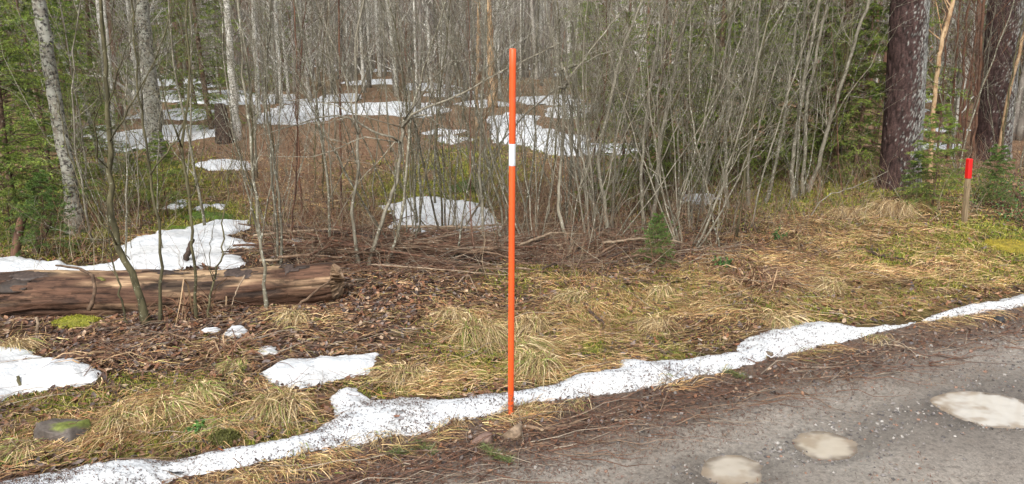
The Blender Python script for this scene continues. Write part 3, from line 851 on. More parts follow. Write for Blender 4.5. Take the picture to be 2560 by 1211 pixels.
C = np.repeat(palette(n, [(.15, .068, .045), (.11, .068, .05), (.08, .058, .045), (.24, .15, .09)], [.4, .25, .2, .15]) * np.where(sn, .6, 1)[:, None], 3, 0)
tag(mk('needle_litter', Q.reshape(-1, 3), np.arange(3 * n).reshape(-1, 3), M['needle'], None, False, C), kind='stuff')

def d_gravel(x, y, px, py):
    s = sroad(x, y)
    e = .5 * np.exp(-((s + .26) / .18) ** 2) + .02 * (s < -.3) * (1 - .8 * np.exp(-((s + .95) / .2) ** 2))
    b = .8 * blobs(px, py, [(2475, 1062, 180, 16, 1), (2475, 972, 160, 10, .6), (2065, 1150, 130, 14, .9), (1832, 1215, 130, 14, .8), (1720, 1180, 40, 30, .5), (2180, 1060, 170, 50, .9), (2330, 1040, 160, 40, .9), (1960, 1130, 110, 35, .9), (2450, 930, 200, 50, .5), (2250, 1150, 120, 40, .4), (2400, 880, 300, 50, .5)])
    return np.clip(e * (.4 + sstep(.4, .6, fbm(x / .3, y / .3, 171, 3) + .5)) + b, 0, 1) * (s < 0) * (s > -3)
P = scatter(8500, -5, 9, 1.5, 9, d_gravel)
n = len(P)
OV = np.array([[1, 0, 0], [.2, .9, 0], [-.9, .3, 0], [-.5, -.8, 0], [.5, -.8, .1], [0, 0, .7], [.1, .1, -.6]], float)
OF = np.array([[0, 1, 5], [1, 2, 5], [2, 3, 5], [3, 4, 5], [4, 0, 5], [1, 0, 6], [2, 1, 6], [3, 2, 6], [4, 3, 6], [0, 4, 6]])
T, B_, Nn = orient(n, .3)
s = (.0018 + .007 * RS.uniform(0, 1, n) ** 4 * 1.5)[:, None, None]
J = OV[None] * RS.uniform(.6, 1.3, (n, 7, 3))
V = P[:, None] + s * (J[..., :1] * T[:, None] + J[..., 1:2] * B_[:, None] + J[..., 2:] * Nn[:, None])
C = np.repeat(palette(n, [(.17, .155, .145), (.09, .082, .078), (.28, .26, .235), (.22, .13, .09), (.29, .275, .25)], [.34, .32, .16, .14, .04]), 7, 0)
tag(mk('gravel', V.reshape(-1, 3), (OF[None] + (np.arange(n) * 7)[:, None, None]).reshape(-1, 3), M['stones'], None, False, C), kind='stuff')

# fine twigs and brown stalks strewn over the verge and the wood floor
def d_twig(x, y, px, py):
    pile = blobs(px, py, [(1060, 640, 260, 45, 1), (1400, 620, 250, 60, .6), (820, 640, 200, 50, .5), (1700, 640, 250, 50, .35), (450, 860, 450, 60, .22), (1920, 700, 90, 35, .7)])
    return np.clip(pile + .05 * sstep(0, .3, sroad(x, y)) + .12 * (sroad(x, y) < -.05) * (sroad(x, y) > -.5), 0, 1) * ~on_snow(x, y)
P = scatter(5200, -8, 9, 2, 11, d_twig)
n = len(P)
a = np.where(RS.uniform(0, 1, n) < .6, RS.normal(0, .35, n), RS.uniform(0, 2 * pi, n)); e = np.abs(RS.normal(0, .13, n))
D = np.stack([np.cos(a) * np.cos(e), np.sin(a) * np.cos(e), np.sin(e)], -1)
pl = blobs(*proj(P[:, 0], P[:, 1], P[:, 2]), [(1060, 640, 260, 45, 1), (1400, 620, 250, 60, .6)])
P[:, 2] += RS.uniform(0, 1, n) * .13 * pl + .005
Pp, Rr = grow(P, D, RS.uniform(.08, .45, n) * (1 + .6 * pl), RS.uniform(.0012, .0035, n) * (1 + .6 * pl), 5, .07, 0)
hz = H(Pp[:, :, 0], Pp[:, :, 1]) + .004
Pp[:, :, 2] = np.maximum(Pp[:, :, 2], hz)
V, Fq = tubes(Pp, Rr, 3, False)
C = np.repeat(palette(n, [(.16, .085, .055), (.22, .15, .10), (.10, .06, .045), (.30, .25, .19)], [.4, .25, .2, .15]), 15, 0)
tag(mk('twig_litter', V, Fq, M['twig'], None, True, C), kind='stuff')

# upright brush: bilberry sprigs, raspberry canes and last year's stalks under the saplings
def d_brush(x, y, px, py):
    b = blobs(px, py, [(820, 560, 260, 110, .8), (1400, 560, 300, 110, 1), (1750, 560, 300, 80, .8), (250, 600, 300, 100, .55), (700, 450, 250, 100, .45), (2100, 500, 300, 60, .4), (2480, 440, 120, 60, .5)])
    return np.clip(b + .05 * (y > 6.5), 0, 1) * (sroad(x, y) > 1.2) * ~on_snow(x, y)
P = scatter(4800, -12, 14, 4.4, 20, d_brush)
n = len(P)
D = unit(np.stack([RS.normal(0, .4, n), RS.normal(0, .35, n), np.ones(n)], -1))
k = np.maximum(1, P[:, 1] / 7)
Pp, Rr = grow(P, D, RS.uniform(.12, .65, n), RS.uniform(.0012, .0026, n) * k, 5, .1, -.12)
V, Fq = tubes(Pp, Rr, 3, False)
C1 = np.repeat(palette(n, [(.22, .115, .07), (.26, .20, .13), (.13, .08, .055), (.32, .28, .20)], [.33, .3, .17, .2]), 15, 0)
Bf = Buf(); Bf.add(V, Fq, C1)
st, d, L, r = sprout(Pp, Rr, 2, .2, .9, (25, 60), (.25, .6), .7, .2)
Pp, Rr = grow(st, d, L, np.maximum(r, .0009), 4, .08)
V, Fq = tubes(Pp, Rr, 3, False)
Bf.add(V, Fq, np.repeat(palette(len(Pp), [(.24, .13, .08), (.24, .18, .12), (.14, .09, .06)]), 12, 0))
tag(Bf.build('undergrowth', M['twig']), kind='stuff')

# ------------------------------------------------------------------ grass tussocks
def tussock_mesh(seed, nb=300, R=.16, Ht=.14, green=.25, lean=(0, 0)):
    rs = np.random.RandomState(seed)
    a = rs.uniform(0, 2 * pi, nb); r0 = R * .45 * np.sqrt(rs.uniform(0, 1, nb))
    P = np.stack([r0 * np.cos(a), r0 * np.sin(a), np.zeros(nb)], -1)
    L = rs.uniform(.4, 1.15, nb) * R * 1.2; out = rs.uniform(.5, 1.1, nb)
    t = np.linspace(0, 1, 6)[None]
    main = rs.uniform(-2.6, -.5)
    a2 = np.where(rs.uniform(0, 1, nb) < .62, main + rs.normal(0, .8, nb), a + rs.normal(0, 1.1, nb))
    rad_ = (L * out)[:, None] * t ** 1.15
    z = (Ht * .6 * rs.uniform(.3, 1.1, nb))[:, None] * np.sin(np.minimum(1, t) ** .8 * pi * rs.uniform(.8, 1.04, nb)[:, None]) - .004
    X_ = P[:, 0:1] + rad_ * np.cos(a2)[:, None] + lean[0] * t ** 1.5 * L[:, None]
    Y_ = P[:, 1:2] + rad_ * np.sin(a2)[:, None] + lean[1] * t ** 1.5 * L[:, None]
    wv = rs.normal(0, .10, (nb, 1)) * np.sin(t * rs.uniform(2, 6, (nb, 1))) * R; X_ = X_ - wv * np.sin(a2)[:, None]; Y_ = Y_ + wv * np.cos(a2)[:, None]
    z = z + np.abs(rs.normal(0, .12, (nb, 1))) * R * t * (1 - t) - .25 * R * (rs.uniform(0, 1, (nb, 1)) < .3) * t * z / (Ht + .01)
    Q = np.stack([X_, Y_, z], -1)
    w = (rs.uniform(.0014, .0042, nb)[:, None] * (1 - .8 * t ** 2))[..., None] * .5
    sd = np.stack([-np.sin(a2), np.cos(a2), rs.normal(0, .5, nb)], -1)[:, None]
    V = np.stack([Q - sd * w, Q + sd * w], 2).reshape(-1, 3)
    b = (np.arange(nb) * 12)[:, None]; s = (np.arange(5) * 2)[None]
    Fq = np.stack([b + s, b + s + 1, b + s + 3, b + s + 2], -1).reshape(-1, 4)
    cols = palette(nb, [(.50, .36, .17), (.36, .25, .12), (.68, .54, .32), (.22, .14, .07)])
    g = rs.uniform(0, 1, nb) < green
    cols[g] = np.array([.22, .26, .06]) * rs.uniform(.7, 1.3, (g.sum(), 1))
    return V, Fq, np.repeat(cols[:, None], 12, 1).reshape(-1, 3)

TUS = [(1190, 838, .20, .17, .25, 'tall blond grass tussock left of the orange stake with drooping blades'),
       (1325, 815, .15, .12, .2, 'straw tussock just right of the stake at mid height of the bank'),
       (1345, 915, .17, .13, .35, 'greenish yellow tussock beside the snow strip right of the stake'),
       (1300, 870, .14, .10, .3, 'small dense tussock hugging the right side of the stake'),
       (700, 1015, .18, .11, .25, 'blond shaggy tussock below the medium snow patch'),
       (310, 1040, .15, .06, .3, 'flattened straw tussock near the bottom left mossy stone'),
       (420, 1015, .14, .06, .35, 'green tinged tussock in the bottom left grass bank'),
       (505, 975, .11, .07, .6, 'greenest small tussock left of the snow patch'),
       (735, 795, .12, .08, .2, 'little straw tuft in front of the log end'),
       (1015, 930, .18, .07, .15, 'low brown tussock above the widest part of the snow strip'),
       (1440, 745, .13, .09, .2, 'pale tussock on the bank upper slope right of the stake'),
       (1640, 810, .15, .08, .1, 'flattened straw tussock in the middle of the right bank'),
       (1650, 730, .12, .08, .2, 'small tuft below the young spruce on the bank'),
       (2235, 530, .30, .20, .03, 'big blond grass mound at the foot of the thick pine'),
       (2130, 540, .26, .13, .03, 'swept over straw tussock left of the pine mound'),
       (2080, 720, .15, .10, .15, 'rounded straw tussock in the right bank below the dead ferns'),
       (1950, 800, .16, .08, .1, 'straw tuft just above the snow strip on the right bank'),
       (590, 910, .10, .05, .45, 'short mossy grass tuft between the log and the snow strip'),
       (1130, 785, .13, .07, .1, 'brown straw tuft behind the tall tussock'),
       (40, 870, .12, .08, .1, 'small straw tuft under the log at the left edge'),
       (60, 1120, .12, .05, .5, 'green tuft in the bottom left corner by the snow strip'),
       (560, 1060, .12, .045, .5, 'mossy tuft above the snow strip at bottom left')]
for k, (px, py, R, Ht, g, lb) in enumerate(TUS):
    x, y, z = [float(v) for v in gp(px, py)]
    V, Fq, C = tussock_mesh(100 + k, int(260 + 1300 * R), R, Ht, g * .7, (random.uniform(-.4, .6), random.uniform(-.6, -.2)))
    V[:, 2] += H(V[:, 0] + x, V[:, 1] + y) - z
    o = mk('grass_tussock', V, Fq, M['straw'], None, True, C); o.location = (x, y, z)
    tag(o, lb, 'grass tussock', 'grass tussocks on the verge')
for k in range(26):      # thin dry tufts along the snow edge
    px = random.uniform(700, 2450)
    x, y, z = [float(v) for v in gp(px, np.interp(px, [640, 1280, 1900, 2560], [1150, 1035, 912, 760]) + random.uniform(-12, 14))]
    V, Fq, C = tussock_mesh(300 + k % 6, 26, random.uniform(.06, .10), .06, .05, (random.uniform(-.5, .5), -.2))
    o = mk('grass_tuft', V, Fq, M['straw'], None, True, C * .85); o.location = (x, y, z)
    tag(o, 'dry grass tuft on the roadside snow edge, %s' % where(px), 'grass tuft', 'dry tufts along the snow strip')

# ------------------------------------------------------------------ bare saplings and trees
def resample(pts, S):
    pts = np.asarray(pts, float)
    d = np.concatenate([[0], np.cumsum(np.linalg.norm(np.diff(pts, axis=0), axis=1))])
    t = np.linspace(0, d[-1], S)
    q = np.stack([np.interp(t, d, pts[:, k]) for k in range(3)], -1)
    for _ in range(2):
        q[1:-1] = .5 * q[1:-1] + .25 * (q[:-2] + q[2:])
    return q

def stem_path(pix, Y=None, top=1.0, S=26, sink=.05, jig=.006, ground=True):
    """trunk from photo points listed foot first; one depth, leaning a little; grows on above the frame"""
    if Y is None:
        Y = float(gp(*pix[0])[1])
    P = np.array([at(px, py, Y + .04 * k) for k, (px, py) in enumerate(pix)])
    if top > 0:
        d = unit(P[-1] - P[max(0, len(P) - 3)]); d = unit(d + [0, 0, .3])
        P = np.concatenate([P, [P[-1] + d * top * .5, P[-1] + d * top + [0, .1, .1]]])
    if ground:
        P[0, 2] = H(P[0, 0], P[0, 1]) - sink
    P = resample(P, S)
    P[1:-1] += RS.normal(0, jig, (S - 2, 3))
    return P

def rpx(w, Y, py=500):
    return w * Y / .97 / F / 2 * (.72 if w < 17 else 1)

def crown_of(P, R, nb=10, t0=.25, mat='alder', parent=None, loc=None, dense=1.0, ang=(25, 55), lf=(.18, .42), up=.35, minr=.0013, name='crown', nt=5, droop=0.0):
    Bf = Buf()
    st, d, L, r = sprout(P[None], R[None], nb, t0, .97, ang, lf, .36, up)
    P1, R1 = grow(st, d, L, np.maximum(r, minr * 1.6), 7, .07, .12, .3)
    V, Fq = tubes(P1, R1, 4, False); Bf.add(V, Fq)
    st, d, L, r = sprout(P1, R1, max(1, int(nt * dense)), .15, .97, (25, 60), (.25, .6), .6, .15)
    P2, R2 = grow(st, d, L, np.maximum(r, minr), 5, .09, .08 - droop, .4)
    V, Fq = tubes(P2, R2, 3, False); Bf.add(V, Fq)
    if nt > 2:
        st, d, L, r = sprout(P2, R2, 2, .2, .97, (25, 60), (.3, .7), .7, .1)
        P3, R3 = grow(st, d, L, np.maximum(r, minr * .8), 3, .08, .05 - droop, .5)
        V, Fq = tubes(P3, R3, 3, False); Bf.add(V, Fq)
    o = Bf.build(name, M[mat], parent, True, loc)
    o['kind'] = 'stuff'
    return o

def bark_noise(V, amp, sc):
    return V

def tree(name, label, cat, P, R, mat, group=None, n=8, nb=8, crown=True, dense=1.0, cm=None, t0=.25, extra=(), ang=(25, 55), lf=(.18, .42), minr=.0013, nt=5, flare=1.35):
    loc = P[0] + [0, 0, .05]
    root = empty(name, loc, label, cat, group)
    R = R.copy(); k = max(1, len(R) // 12); R[:k] *= flare
    V, Fq = tubes(P, R, n)
    mk('trunk', V, Fq, M[mat], root, True, None, loc)
    for (P2, R2) in extra:
        V, Fq = tubes(P2, R2, 6)
        mk('limb', V, Fq, M[mat], root, True, None, loc)
    if crown:
        crown_of(P, R, nb, t0, cm or mat, root, loc, dense, ang, lf, .35, minr, nt=nt)
    return root

def lin(a, b, n): return np.linspace(a, b, n)
ALD = 'saplings traced along the verge'
def sap(pix, wb, wt, label, mat='alder', Y=None, nb=10, top=1.0, limbs=(), t0=.25, cat='sapling', name='sapling', dense=1.0, minr=.0013, S=26, n=7, ang=(25, 55), lf=(.15, .35), nt=4, jig=.006):
    """wb, wt: width in photo pixels at foot and at the last point"""
    P = stem_path(pix, Y, top, S, jig=jig)
    Yd = P[0, 1]
    R = lin(rpx(wb, Yd), rpx(wt, Yd), S) if top <= 0 else np.concatenate([lin(rpx(wb, Yd), rpx(wt, Yd), int(S * .8)), lin(rpx(wt, Yd), .002, S - int(S * .8))])
    ex = []
    for lp in limbs:
        Q = np.array([at(px, py, Yd + random.choice((-1, 1)) * .0 + .05 * k * (1 if hash(str(lp)) % 2 == 0 else 1)) for k, (px, py) in enumerate(lp[0])])
        dd = unit(Q[-1] - Q[-2]); Q = np.concatenate([Q, [Q[-1] + dd * .25]])
        Q = resample(Q, 16); Q[1:-1] += RS.normal(0, .004, (14, 3))
        # root the limb in the trunk
        j = np.argmin(np.linalg.norm(P - Q[0], axis=1)); Q[0] = P[j]
        ex.append((Q, lin(rpx(lp[1], Yd), rpx(lp[1] * .3, Yd), 16)))
    root = tree(name, label, cat, P, R, mat, None, n, nb, nb > 0, dense, None, t0, ex, ang, lf, minr, nt)
    loc = np.array(root.location)
    for (Q, Rq) in ex:
        Bf = Buf()
        st, d, L, r = sprout(Q[None], Rq[None], 6, .2, .97, (25, 55), (.15, .4), .6, .2)
        P2, R2 = grow(st, d, L, np.maximum(r, minr), 6, .09, .1); V, Fq = tubes(P2, R2, 3, False); Bf.add(V, Fq)
        st, d, L, r = sprout(P2, R2, 2, .2, .97, (25, 55), (.3, .6), .7, .1)
        P2, R2 = grow(st, d, L, np.maximum(r, minr * .8), 4, .09, .1); V, Fq = tubes(P2, R2, 3, False); Bf.add(V, Fq)
        o = Bf.build('twigs', M[mat], root, True, loc); o['kind'] = 'stuff'
    return root

# --- left side
sap([(190, 600), (178, 480), (165, 400), (150, 330), (135, 225), (115, 110), (95, 0)], 34, 28, 'leaning lichen grey birch with thick scaly trunk at the far left', 'birch_l', 6.8, 4, 2.5, t0=.75, cat='birch tree', name='birch_tree', n=14, S=40, dense=.6)
sap([(262, 445), (245, 370), (225, 300), (200, 230), (165, 160), (130, 80), (104, -10)], 15, 13, 'slender lichened birch slanting left to cross the thick leaning birch', 'birch_l', 10.0, 4, 1.5, t0=.6, cat='birch tree', name='birch_tree', n=10)
sap([(85, 295), (90, 220), (92, 150), (95, 40), (96, 0)], 15, 14, 'pinkish white birch far left beyond the leaning grey birch', 'birch_p', 16.5, 4, 3, t0=.7, cat='birch tree', name='birch_tree', n=10)
sap([(290, 445), (278, 350), (270, 270), (262, 200), (255, 100), (245, 0)], 15, 13, 'pale white birch directly behind the dark olive sapling', 'birch', 10.0, 5, 2, t0=.5, cat='birch tree', name='birch_tree', n=10)
sap([(283, 330), (280, 250), (272, 130), (262, 30), (258, 0)], 10, 9, 'second thinner white birch pressed against the pale birch behind the olive sapling', 'birch', 14, 4, 2, t0=.5, cat='birch tree', name='birch_tree', n=8)
sap([(395, 405), (385, 300), (374, 200), (365, 120), (355, 0)], 34, 26, 'big grey birch furred with lichen in the left clearing', 'birch_l', 11.6, 4, 2.5, t0=.7, cat='birch tree', name='birch_tree', n=16, S=40, dense=.6)
sap([(333, 232), (330, 160), (326, 80), (319, 0)], 9, 7, 'thin far white birch left of the big lichen birch', 'birch', 24, 5, 3, t0=.5, cat='birch tree', name='birch_tree', n=7)
sap([(592, 360), (588, 290), (583, 230), (575, 130), (565, 0)], 20, 15, 'bright white birch standing by the dark rotten stump', 'birch', 13.6, 5, 3, t0=.65, cat='birch tree', name='birch_tree', n=12, S=36)
sap([(646, 305), (644, 240), (639, 120), (632, 0)], 16, 14, 'white birch right of the bright birch and stump', 'birch', 17.5, 6, 3, t0=.5, cat='birch tree', name='birch_tree', n=10)
sap([(1042, 245), (1041, 180), (1037, 90), (1034, 0)], 9, 7, 'thin white birch with dark flecks in the open middle ground', 'birch', 25, 8, 3, t0=.45, cat='birch tree', name='birch_tree', n=8)
sap([(990, 215), (988, 120), (985, 0)], 7, 6, 'faint grey birch just left of the thin flecked middle birch', 'birch_l', 30, 8, 3, t0=.4, cat='birch tree', name='birch_tree', n=7)
sap([(868, 190), (866, 100), (866, 0)], 6, 5, 'faint pale birch behind the thin orange pine', 'birch', 33, 8, 3, t0=.4, cat='birch tree', name='birch_tree', n=7)
sap([(1178, 250), (1176, 150), (1172, 0)], 9, 8, 'white birch left of the orange peeling trunks', 'birch', 24, 7, 3, t0=.4, cat='birch tree', name='birch_tree', n=8)
sap([(1250, 235), (1246, 150), (1243, 0)], 9, 8, 'white birch between the orange peeling trunks and the stake top', 'birch', 26, 7, 3, t0=.4, cat='birch tree', name='birch_tree', n=8)
sap([(1191, 345), (1193, 200), (1195, 90), (1197, 0)], 10, 9, 'thin orange brown pine trunk left of the peeling trunk', 'orange', 14.3, 6, 2, t0=.4, cat='pine tree', name='pine_tree', n=8)
sap([(1232, 262), (1228, 180), (1225, 100), (1220, 0)], 19, 16, 'thicker peeling orange trunk just above the left of the stake', 'orange', 21, 7, 3, t0=.5, cat='pine tree', name='pine_tree', n=10)
sap([(1302, 140), (1301, 70), (1302, 0)], 6, 5, 'far thin birch right of the stake top', 'birch', 42, 6, 3, t0=.4, cat='birch tree', name='birch_tree', n=6)
sap([(1607, 265), (1605, 150), (1605, 0)], 11, 9, 'white birch behind the right thicket nearest the stake', 'birch', 21, 6, 3, t0=.4, cat='birch tree', name='birch_tree', n=8)
sap([(1668, 240), (1675, 150), (1683, 60), (1691, 0)], 9, 8, 'tan peeling trunk tilting between two white birches in the right thicket', 'orange', 24, 5, 3, t0=.4, cat='pine tree', name='pine_tree', n=8)
sap([(1706, 240), (1709, 120), (1713, 0)], 8, 7, 'white birch right of the tan peeling trunk in the thicket', 'birch', 25, 6, 3, t0=.4, cat='birch tree', name='birch_tree', n=8)
sap([(1872, 235), (1876, 120), (1878, 0)], 9, 8, 'white birch glimpsed through the right thicket near the spruce tops', 'birch', 24, 6, 3, t0=.4, cat='birch tree', name='birch_tree', n=8)
# right of the thick pine
sap([(2318, 520), (2326, 400), (2330, 300), (2340, 200), (2352, 110), (2372, 40), (2388, -20)], 16, 12, 'golden peeling birch leaning right beside the thick pine', 'orange', 8.9, 7, 1.5, t0=.3, cat='birch tree', name='birch_tree', n=10, S=34)
sap([(2490, 445), (2500, 350), (2515, 270), (2535, 180), (2560, 90), (2580, 0)], 12, 10, 'thin orange birch slanting in front of the right hand pine', 'orange', 10.6, 5, 1.5, t0=.4, cat='birch tree', name='birch_tree', n=8)
for (bx, by, tx, w, lb) in ((2368, 400, 2400, 8, 'leftmost of the dark reddish saplings between the two pines'), (2388, 410, 2420, 9, 'second dark reddish sapling between the two pines'), (2404, 400, 2448, 8, 'third dark reddish sapling between the two pines'), (2430, 420, 2460, 11, 'reddish sapling right behind the red topped post'), (2344, 385, 2372, 6, 'thin reddish sapling behind the golden peeling birch')):
    sap([(bx, by), ((bx * .6 + tx * .4) + 3, by * .6), (tx, 0)], w, w * .8, lb, 'redbark', None, 9, 1.5, t0=.2)
# --- traced foreground saplings, left
sap([(362, 780), (350, 740), (330, 690), (292, 605), (272, 540), (280, 500), (276, 400), (275, 300), (268, 200), (260, 125), (252, 0)], 19, 9, 'dark olive sapling with a bent foot rooted before the log', 'olive', 4.42, 8, .9, [(([(290, 600), (240, 540), (200, 470), (175, 400), (160, 330)]), 7), (([(278, 350), (330, 260), (390, 150), (425, 40)]), 6)], t0=.3, S=34, n=9, lf=(.12, .28))
sap([(393, 772), (402, 680), (400, 600), (390, 530), (375, 440), (356, 300), (345, 240), (342, 150), (330, 50)], 12, 5, 'olive sapling forking above its middle right of the bent footed one', 'olive', 4.44, 7, .8, [([(377, 432), (410, 395), (430, 365), (455, 330), (470, 260)], 7), ([(345, 240), (370, 190), (400, 120), (420, 50)], 4)], t0=.35, S=30, lf=(.12, .28))
sap([(484, 725), (480, 600), (478, 500), (455, 390), (448, 345), (468, 300), (472, 230), (475, 150), (468, 60), (470, 0)], 11, 7, 'olive sapling with a kinked fork rooted near the log middle', 'olive', 4.5, 7, .8, [([(448, 345), (425, 300), (408, 240), (400, 180)], 6), ([(478, 500), (500, 440), (508, 370)], 5)], t0=.35, S=30, lf=(.12, .28))
sap([(314, 790), (300, 730), (290, 690), (283, 660)], 8, 5, 'short pale green sprout leaning on the log front', 'olive', 4.4, 2, .25, t0=.3)
sap([(515, 768), (530, 700), (545, 670), (555, 630), (560, 560)], 9, 4, 'thin forked shoot standing against the log right half', 'olive', 4.5, 5, .4, [([(533, 700), (520, 660), (528, 600)], 4)], t0=.2)
sap([(665, 745), (660, 680), (650, 600), (640, 500), (632, 420), (622, 330), (610, 200), (600, 60)], 13, 5, 'grey sapling with a mossy foot at the log right half', 'alder', 4.62, 8, .8, t0=.25, lf=(.12, .3))
sap([(700, 690), (705, 600), (700, 500), (680, 380), (660, 240), (665, 120), (680, 0)], 9, 5, 'grey sapling rising behind the log right end', 'alder', 5.6, 9, .8, t0=.2)
sap([(725, 640), (735, 520), (742, 400), (742, 320), (748, 200), (760, 60)], 7, 4, 'thin reddish sapling behind the log right end', 'redbark', 6.3, 9, .8, t0=.2)
sap([(760, 600), (752, 520), (748, 400), (743, 300), (740, 160), (735, 0)], 7, 5, 'thin straight reddish sapling left of the thin orange pine', 'redbark', 7.3, 8, .8, t0=.2)
sap([(856, 570), (853, 480), (851, 300), (850, 200), (848, 100), (847, 0)], 8, 6, 'thin straight orange red pine sapling in the middle of the thicket', 'redbark', 7.4, 5, .8, t0=.4, jig=.002)
# --- V clump and broken arcing branch in the middle
sap([(903, 672), (888, 610), (878, 540), (893, 450), (895, 350), (890, 200), (886, 90), (912, 0)], 13, 6, 'left pale stem of the V shaped clump behind the branch pile', 'alder2', 5.75, 9, .8, [([(892, 330), (870, 220), (840, 130), (800, 30)], 5), ([(894, 250), (925, 150), (950, 60), (985, 0)], 4)], t0=.35)
sap([(914, 672), (935, 615), (950, 560), (975, 512), (990, 450), (1001, 385), (1004, 335), (1010, 300)], 15, 11, 'thick pale stem snapped over at its top into a long drooping arm', 'alder2', 5.75, 4, -1, [([(1008, 305), (1025, 285), (1070, 268), (1140, 240), (1200, 213), (1260, 172), (1330, 140)], 10), ([(1030, 285), (1060, 225), (1100, 175), (1130, 145), (1160, 152), (1188, 160), (1215, 125)], 6), ([(1040, 284), (1075, 290), (1105, 325), (1150, 372), (1180, 400)], 6), ([(1004, 345), (970, 338), (925, 332), (900, 310), (872, 288), (830, 288), (780, 300), (718, 318)], 9), ([(930, 333), (895, 350), (840, 373), (780, 395), (722, 392)], 5), ([(885, 292), (850, 264), (800, 255), (765, 253)], 4), ([(1000, 340), (950, 400), (900, 450), (860, 520)], 4)], t0=.5, S=22, n=9)
sap([(958, 668), (985, 615), (1005, 540), (1015, 450), (1018, 380), (1030, 280), (1060, 170), (1100, 60)], 12, 5, 'right leaning grey stem of the V shaped clump', 'alder', 5.8, 9, .8, t0=.3)
sap([(1050, 600), (1052, 500), (1048, 400), (1040, 290), (1030, 180), (1005, 80)], 8, 4, 'thin grey sapling rising out of the large snow patch', 'alder', 6.7, 9, .8, t0=.2)
sap([(1105, 610), (1106, 520), (1098, 420), (1090, 330), (1105, 200), (1120, 80)], 7, 4, 'dark thin sapling at the right part of the large snow patch', 'olive', 6.6, 9, .8, t0=.2)
# --- clump left of the stake leaning outwards
for k, (pts, w, lb) in enumerate([
    ([(1262, 610), (1240, 540), (1215, 480), (1180, 400), (1165, 300), (1150, 200), (1120, 80)], 10, 'outermost left leaning stem of the clump beside the stake'),
    ([(1268, 608), (1255, 540), (1240, 470), (1210, 380), (1190, 280), (1180, 150), (1185, 20)], 9, 'second stem of the clump left of the stake'),
    ([(1272, 606), (1262, 500), (1250, 400), (1240, 300), (1215, 180), (1200, 50)], 8, 'upright stem of the clump left of the stake'),
    ([(1300, 640), (1312, 540), (1330, 440), (1340, 330), (1330, 200), (1345, 60)], 9, 'first grey stem right of the stake'),
    ([(1345, 640), (1340, 560), (1350, 450), (1370, 350), (1390, 230), (1400, 100), (1380, 0)], 8, 'second grey stem right of the stake')]):
    sap(pts, w, w * .5, lb, 'alder', 6.1 + .12 * k, 9, .8, t0=.2)
# broken pale crossing branches of the right thicket
sap([(1432, 630), (1400, 560), (1395, 500), (1402, 420), (1410, 340), (1408, 260), (1411, 205), (1404, 158)], 14, 7, 'pale grey stem with a snapped whitish top right of the stake', 'alder2', 6.3, 5, -1, [([(1411, 205), (1370, 238), (1340, 262), (1300, 300), (1275, 330)], 8), ([(1411, 208), (1450, 165), (1490, 110), (1535, 50), (1580, 0)], 7), ([(1411, 210), (1425, 260), (1435, 330), (1442, 390)], 6), ([(1405, 160), (1420, 205), (1440, 252)], 7), ([(1452, 165), (1500, 135), (1560, 120), (1620, 60)], 5)], t0=.4, S=24, n=9)
RT = [
    ([(1522, 600), (1510, 520), (1498, 440), (1495, 370), (1520, 270), (1545, 150), (1580, 60), (1610, 0)], 13, 8, 'alder2', 'curved pale stem bulging left in the right thicket'),
    ([(1530, 590), (1535, 450), (1538, 300), (1530, 150), (1520, 0)], 11, 6, 'alder2', 'upright grey stem next to the curved pale one in the thicket'),
    ([(1512, 540), (1495, 520), (1455, 470), (1440, 400), (1450, 300), (1440, 180), (1430, 60)], 12, 6, 'alder2', 'stem with a strongly hooked foot in the thicket right of the stake'),
    ([(1610, 590), (1604, 500), (1602, 400), (1622, 250), (1645, 100), (1660, 0)], 12, 7, 'alder2', 'thick grey stem left of the young spruce'),
    ([(1632, 560), (1642, 440), (1652, 330), (1680, 220), (1700, 100), (1735, 0)], 16, 9, 'alder2', 'thickest pale stem of the right thicket leaning right above the young spruce'),
    ([(1650, 545), (1652, 330), (1690, 240), (1722, 185), (1765, 125), (1830, 30), (1870, -20)], 9, 6, 'olive', 'dark stem bending far right out of the thickest pale stem'),
    ([(1690, 570), (1700, 450), (1695, 300), (1660, 180), (1640, 60)], 8, 5, 'alder', 'grey stem leaning left behind the young spruce'),
    ([(1750, 580), (1768, 420), (1790, 300), (1850, 200), (1920, 100), (1960, 20)], 11, 6, 'alder', 'grey stem fanning right in the middle of the thicket'),
    ([(1762, 585), (1755, 450), (1775, 380), (1760, 330), (1800, 240), (1815, 120)], 9, 6, 'alder2', 'stem with a whitish broken side in the middle of the thicket'),
    ([(1815, 590), (1812, 450), (1817, 300), (1822, 200), (1825, 60), (1830, 0)], 14, 10, 'alder', 'straight upright brownish stem of the thicket'),
    ([(1865, 575), (1870, 400), (1885, 250), (1892, 100), (1900, 0)], 10, 7, 'alder2', 'upright pale stem right of the straight brownish one'),
    ([(1905, 560), (1925, 480), (1945, 380), (1965, 270), (1985, 120), (1996, 0)], 12, 8, 'alder', 'stem leaning right at the edge of the thicket'),
    ([(1982, 545), (1978, 430), (1994, 300), (2005, 240), (2022, 130), (2040, 50), (2050, 0)], 15, 10, 'alder2', 'left pale stem of the clump before the large spruce'),
    ([(2000, 540), (2010, 430), (2015, 330), (2009, 280), (2032, 180), (2056, 60), (2070, 0)], 12, 8, 'alder2', 'kinked middle stem of the clump before the large spruce'),
    ([(2012, 535), (2050, 390), (2075, 300), (2108, 200), (2130, 130), (2152, 50), (2180, -10)], 15, 9, 'alder2', 'long stem slanting right across the large spruce'),
    ([(2047, 525), (2050, 400), (2080, 270), (2120, 150), (2136, 0)], 11, 7, 'olive', 'darker stem behind the long slanting one before the large spruce')]
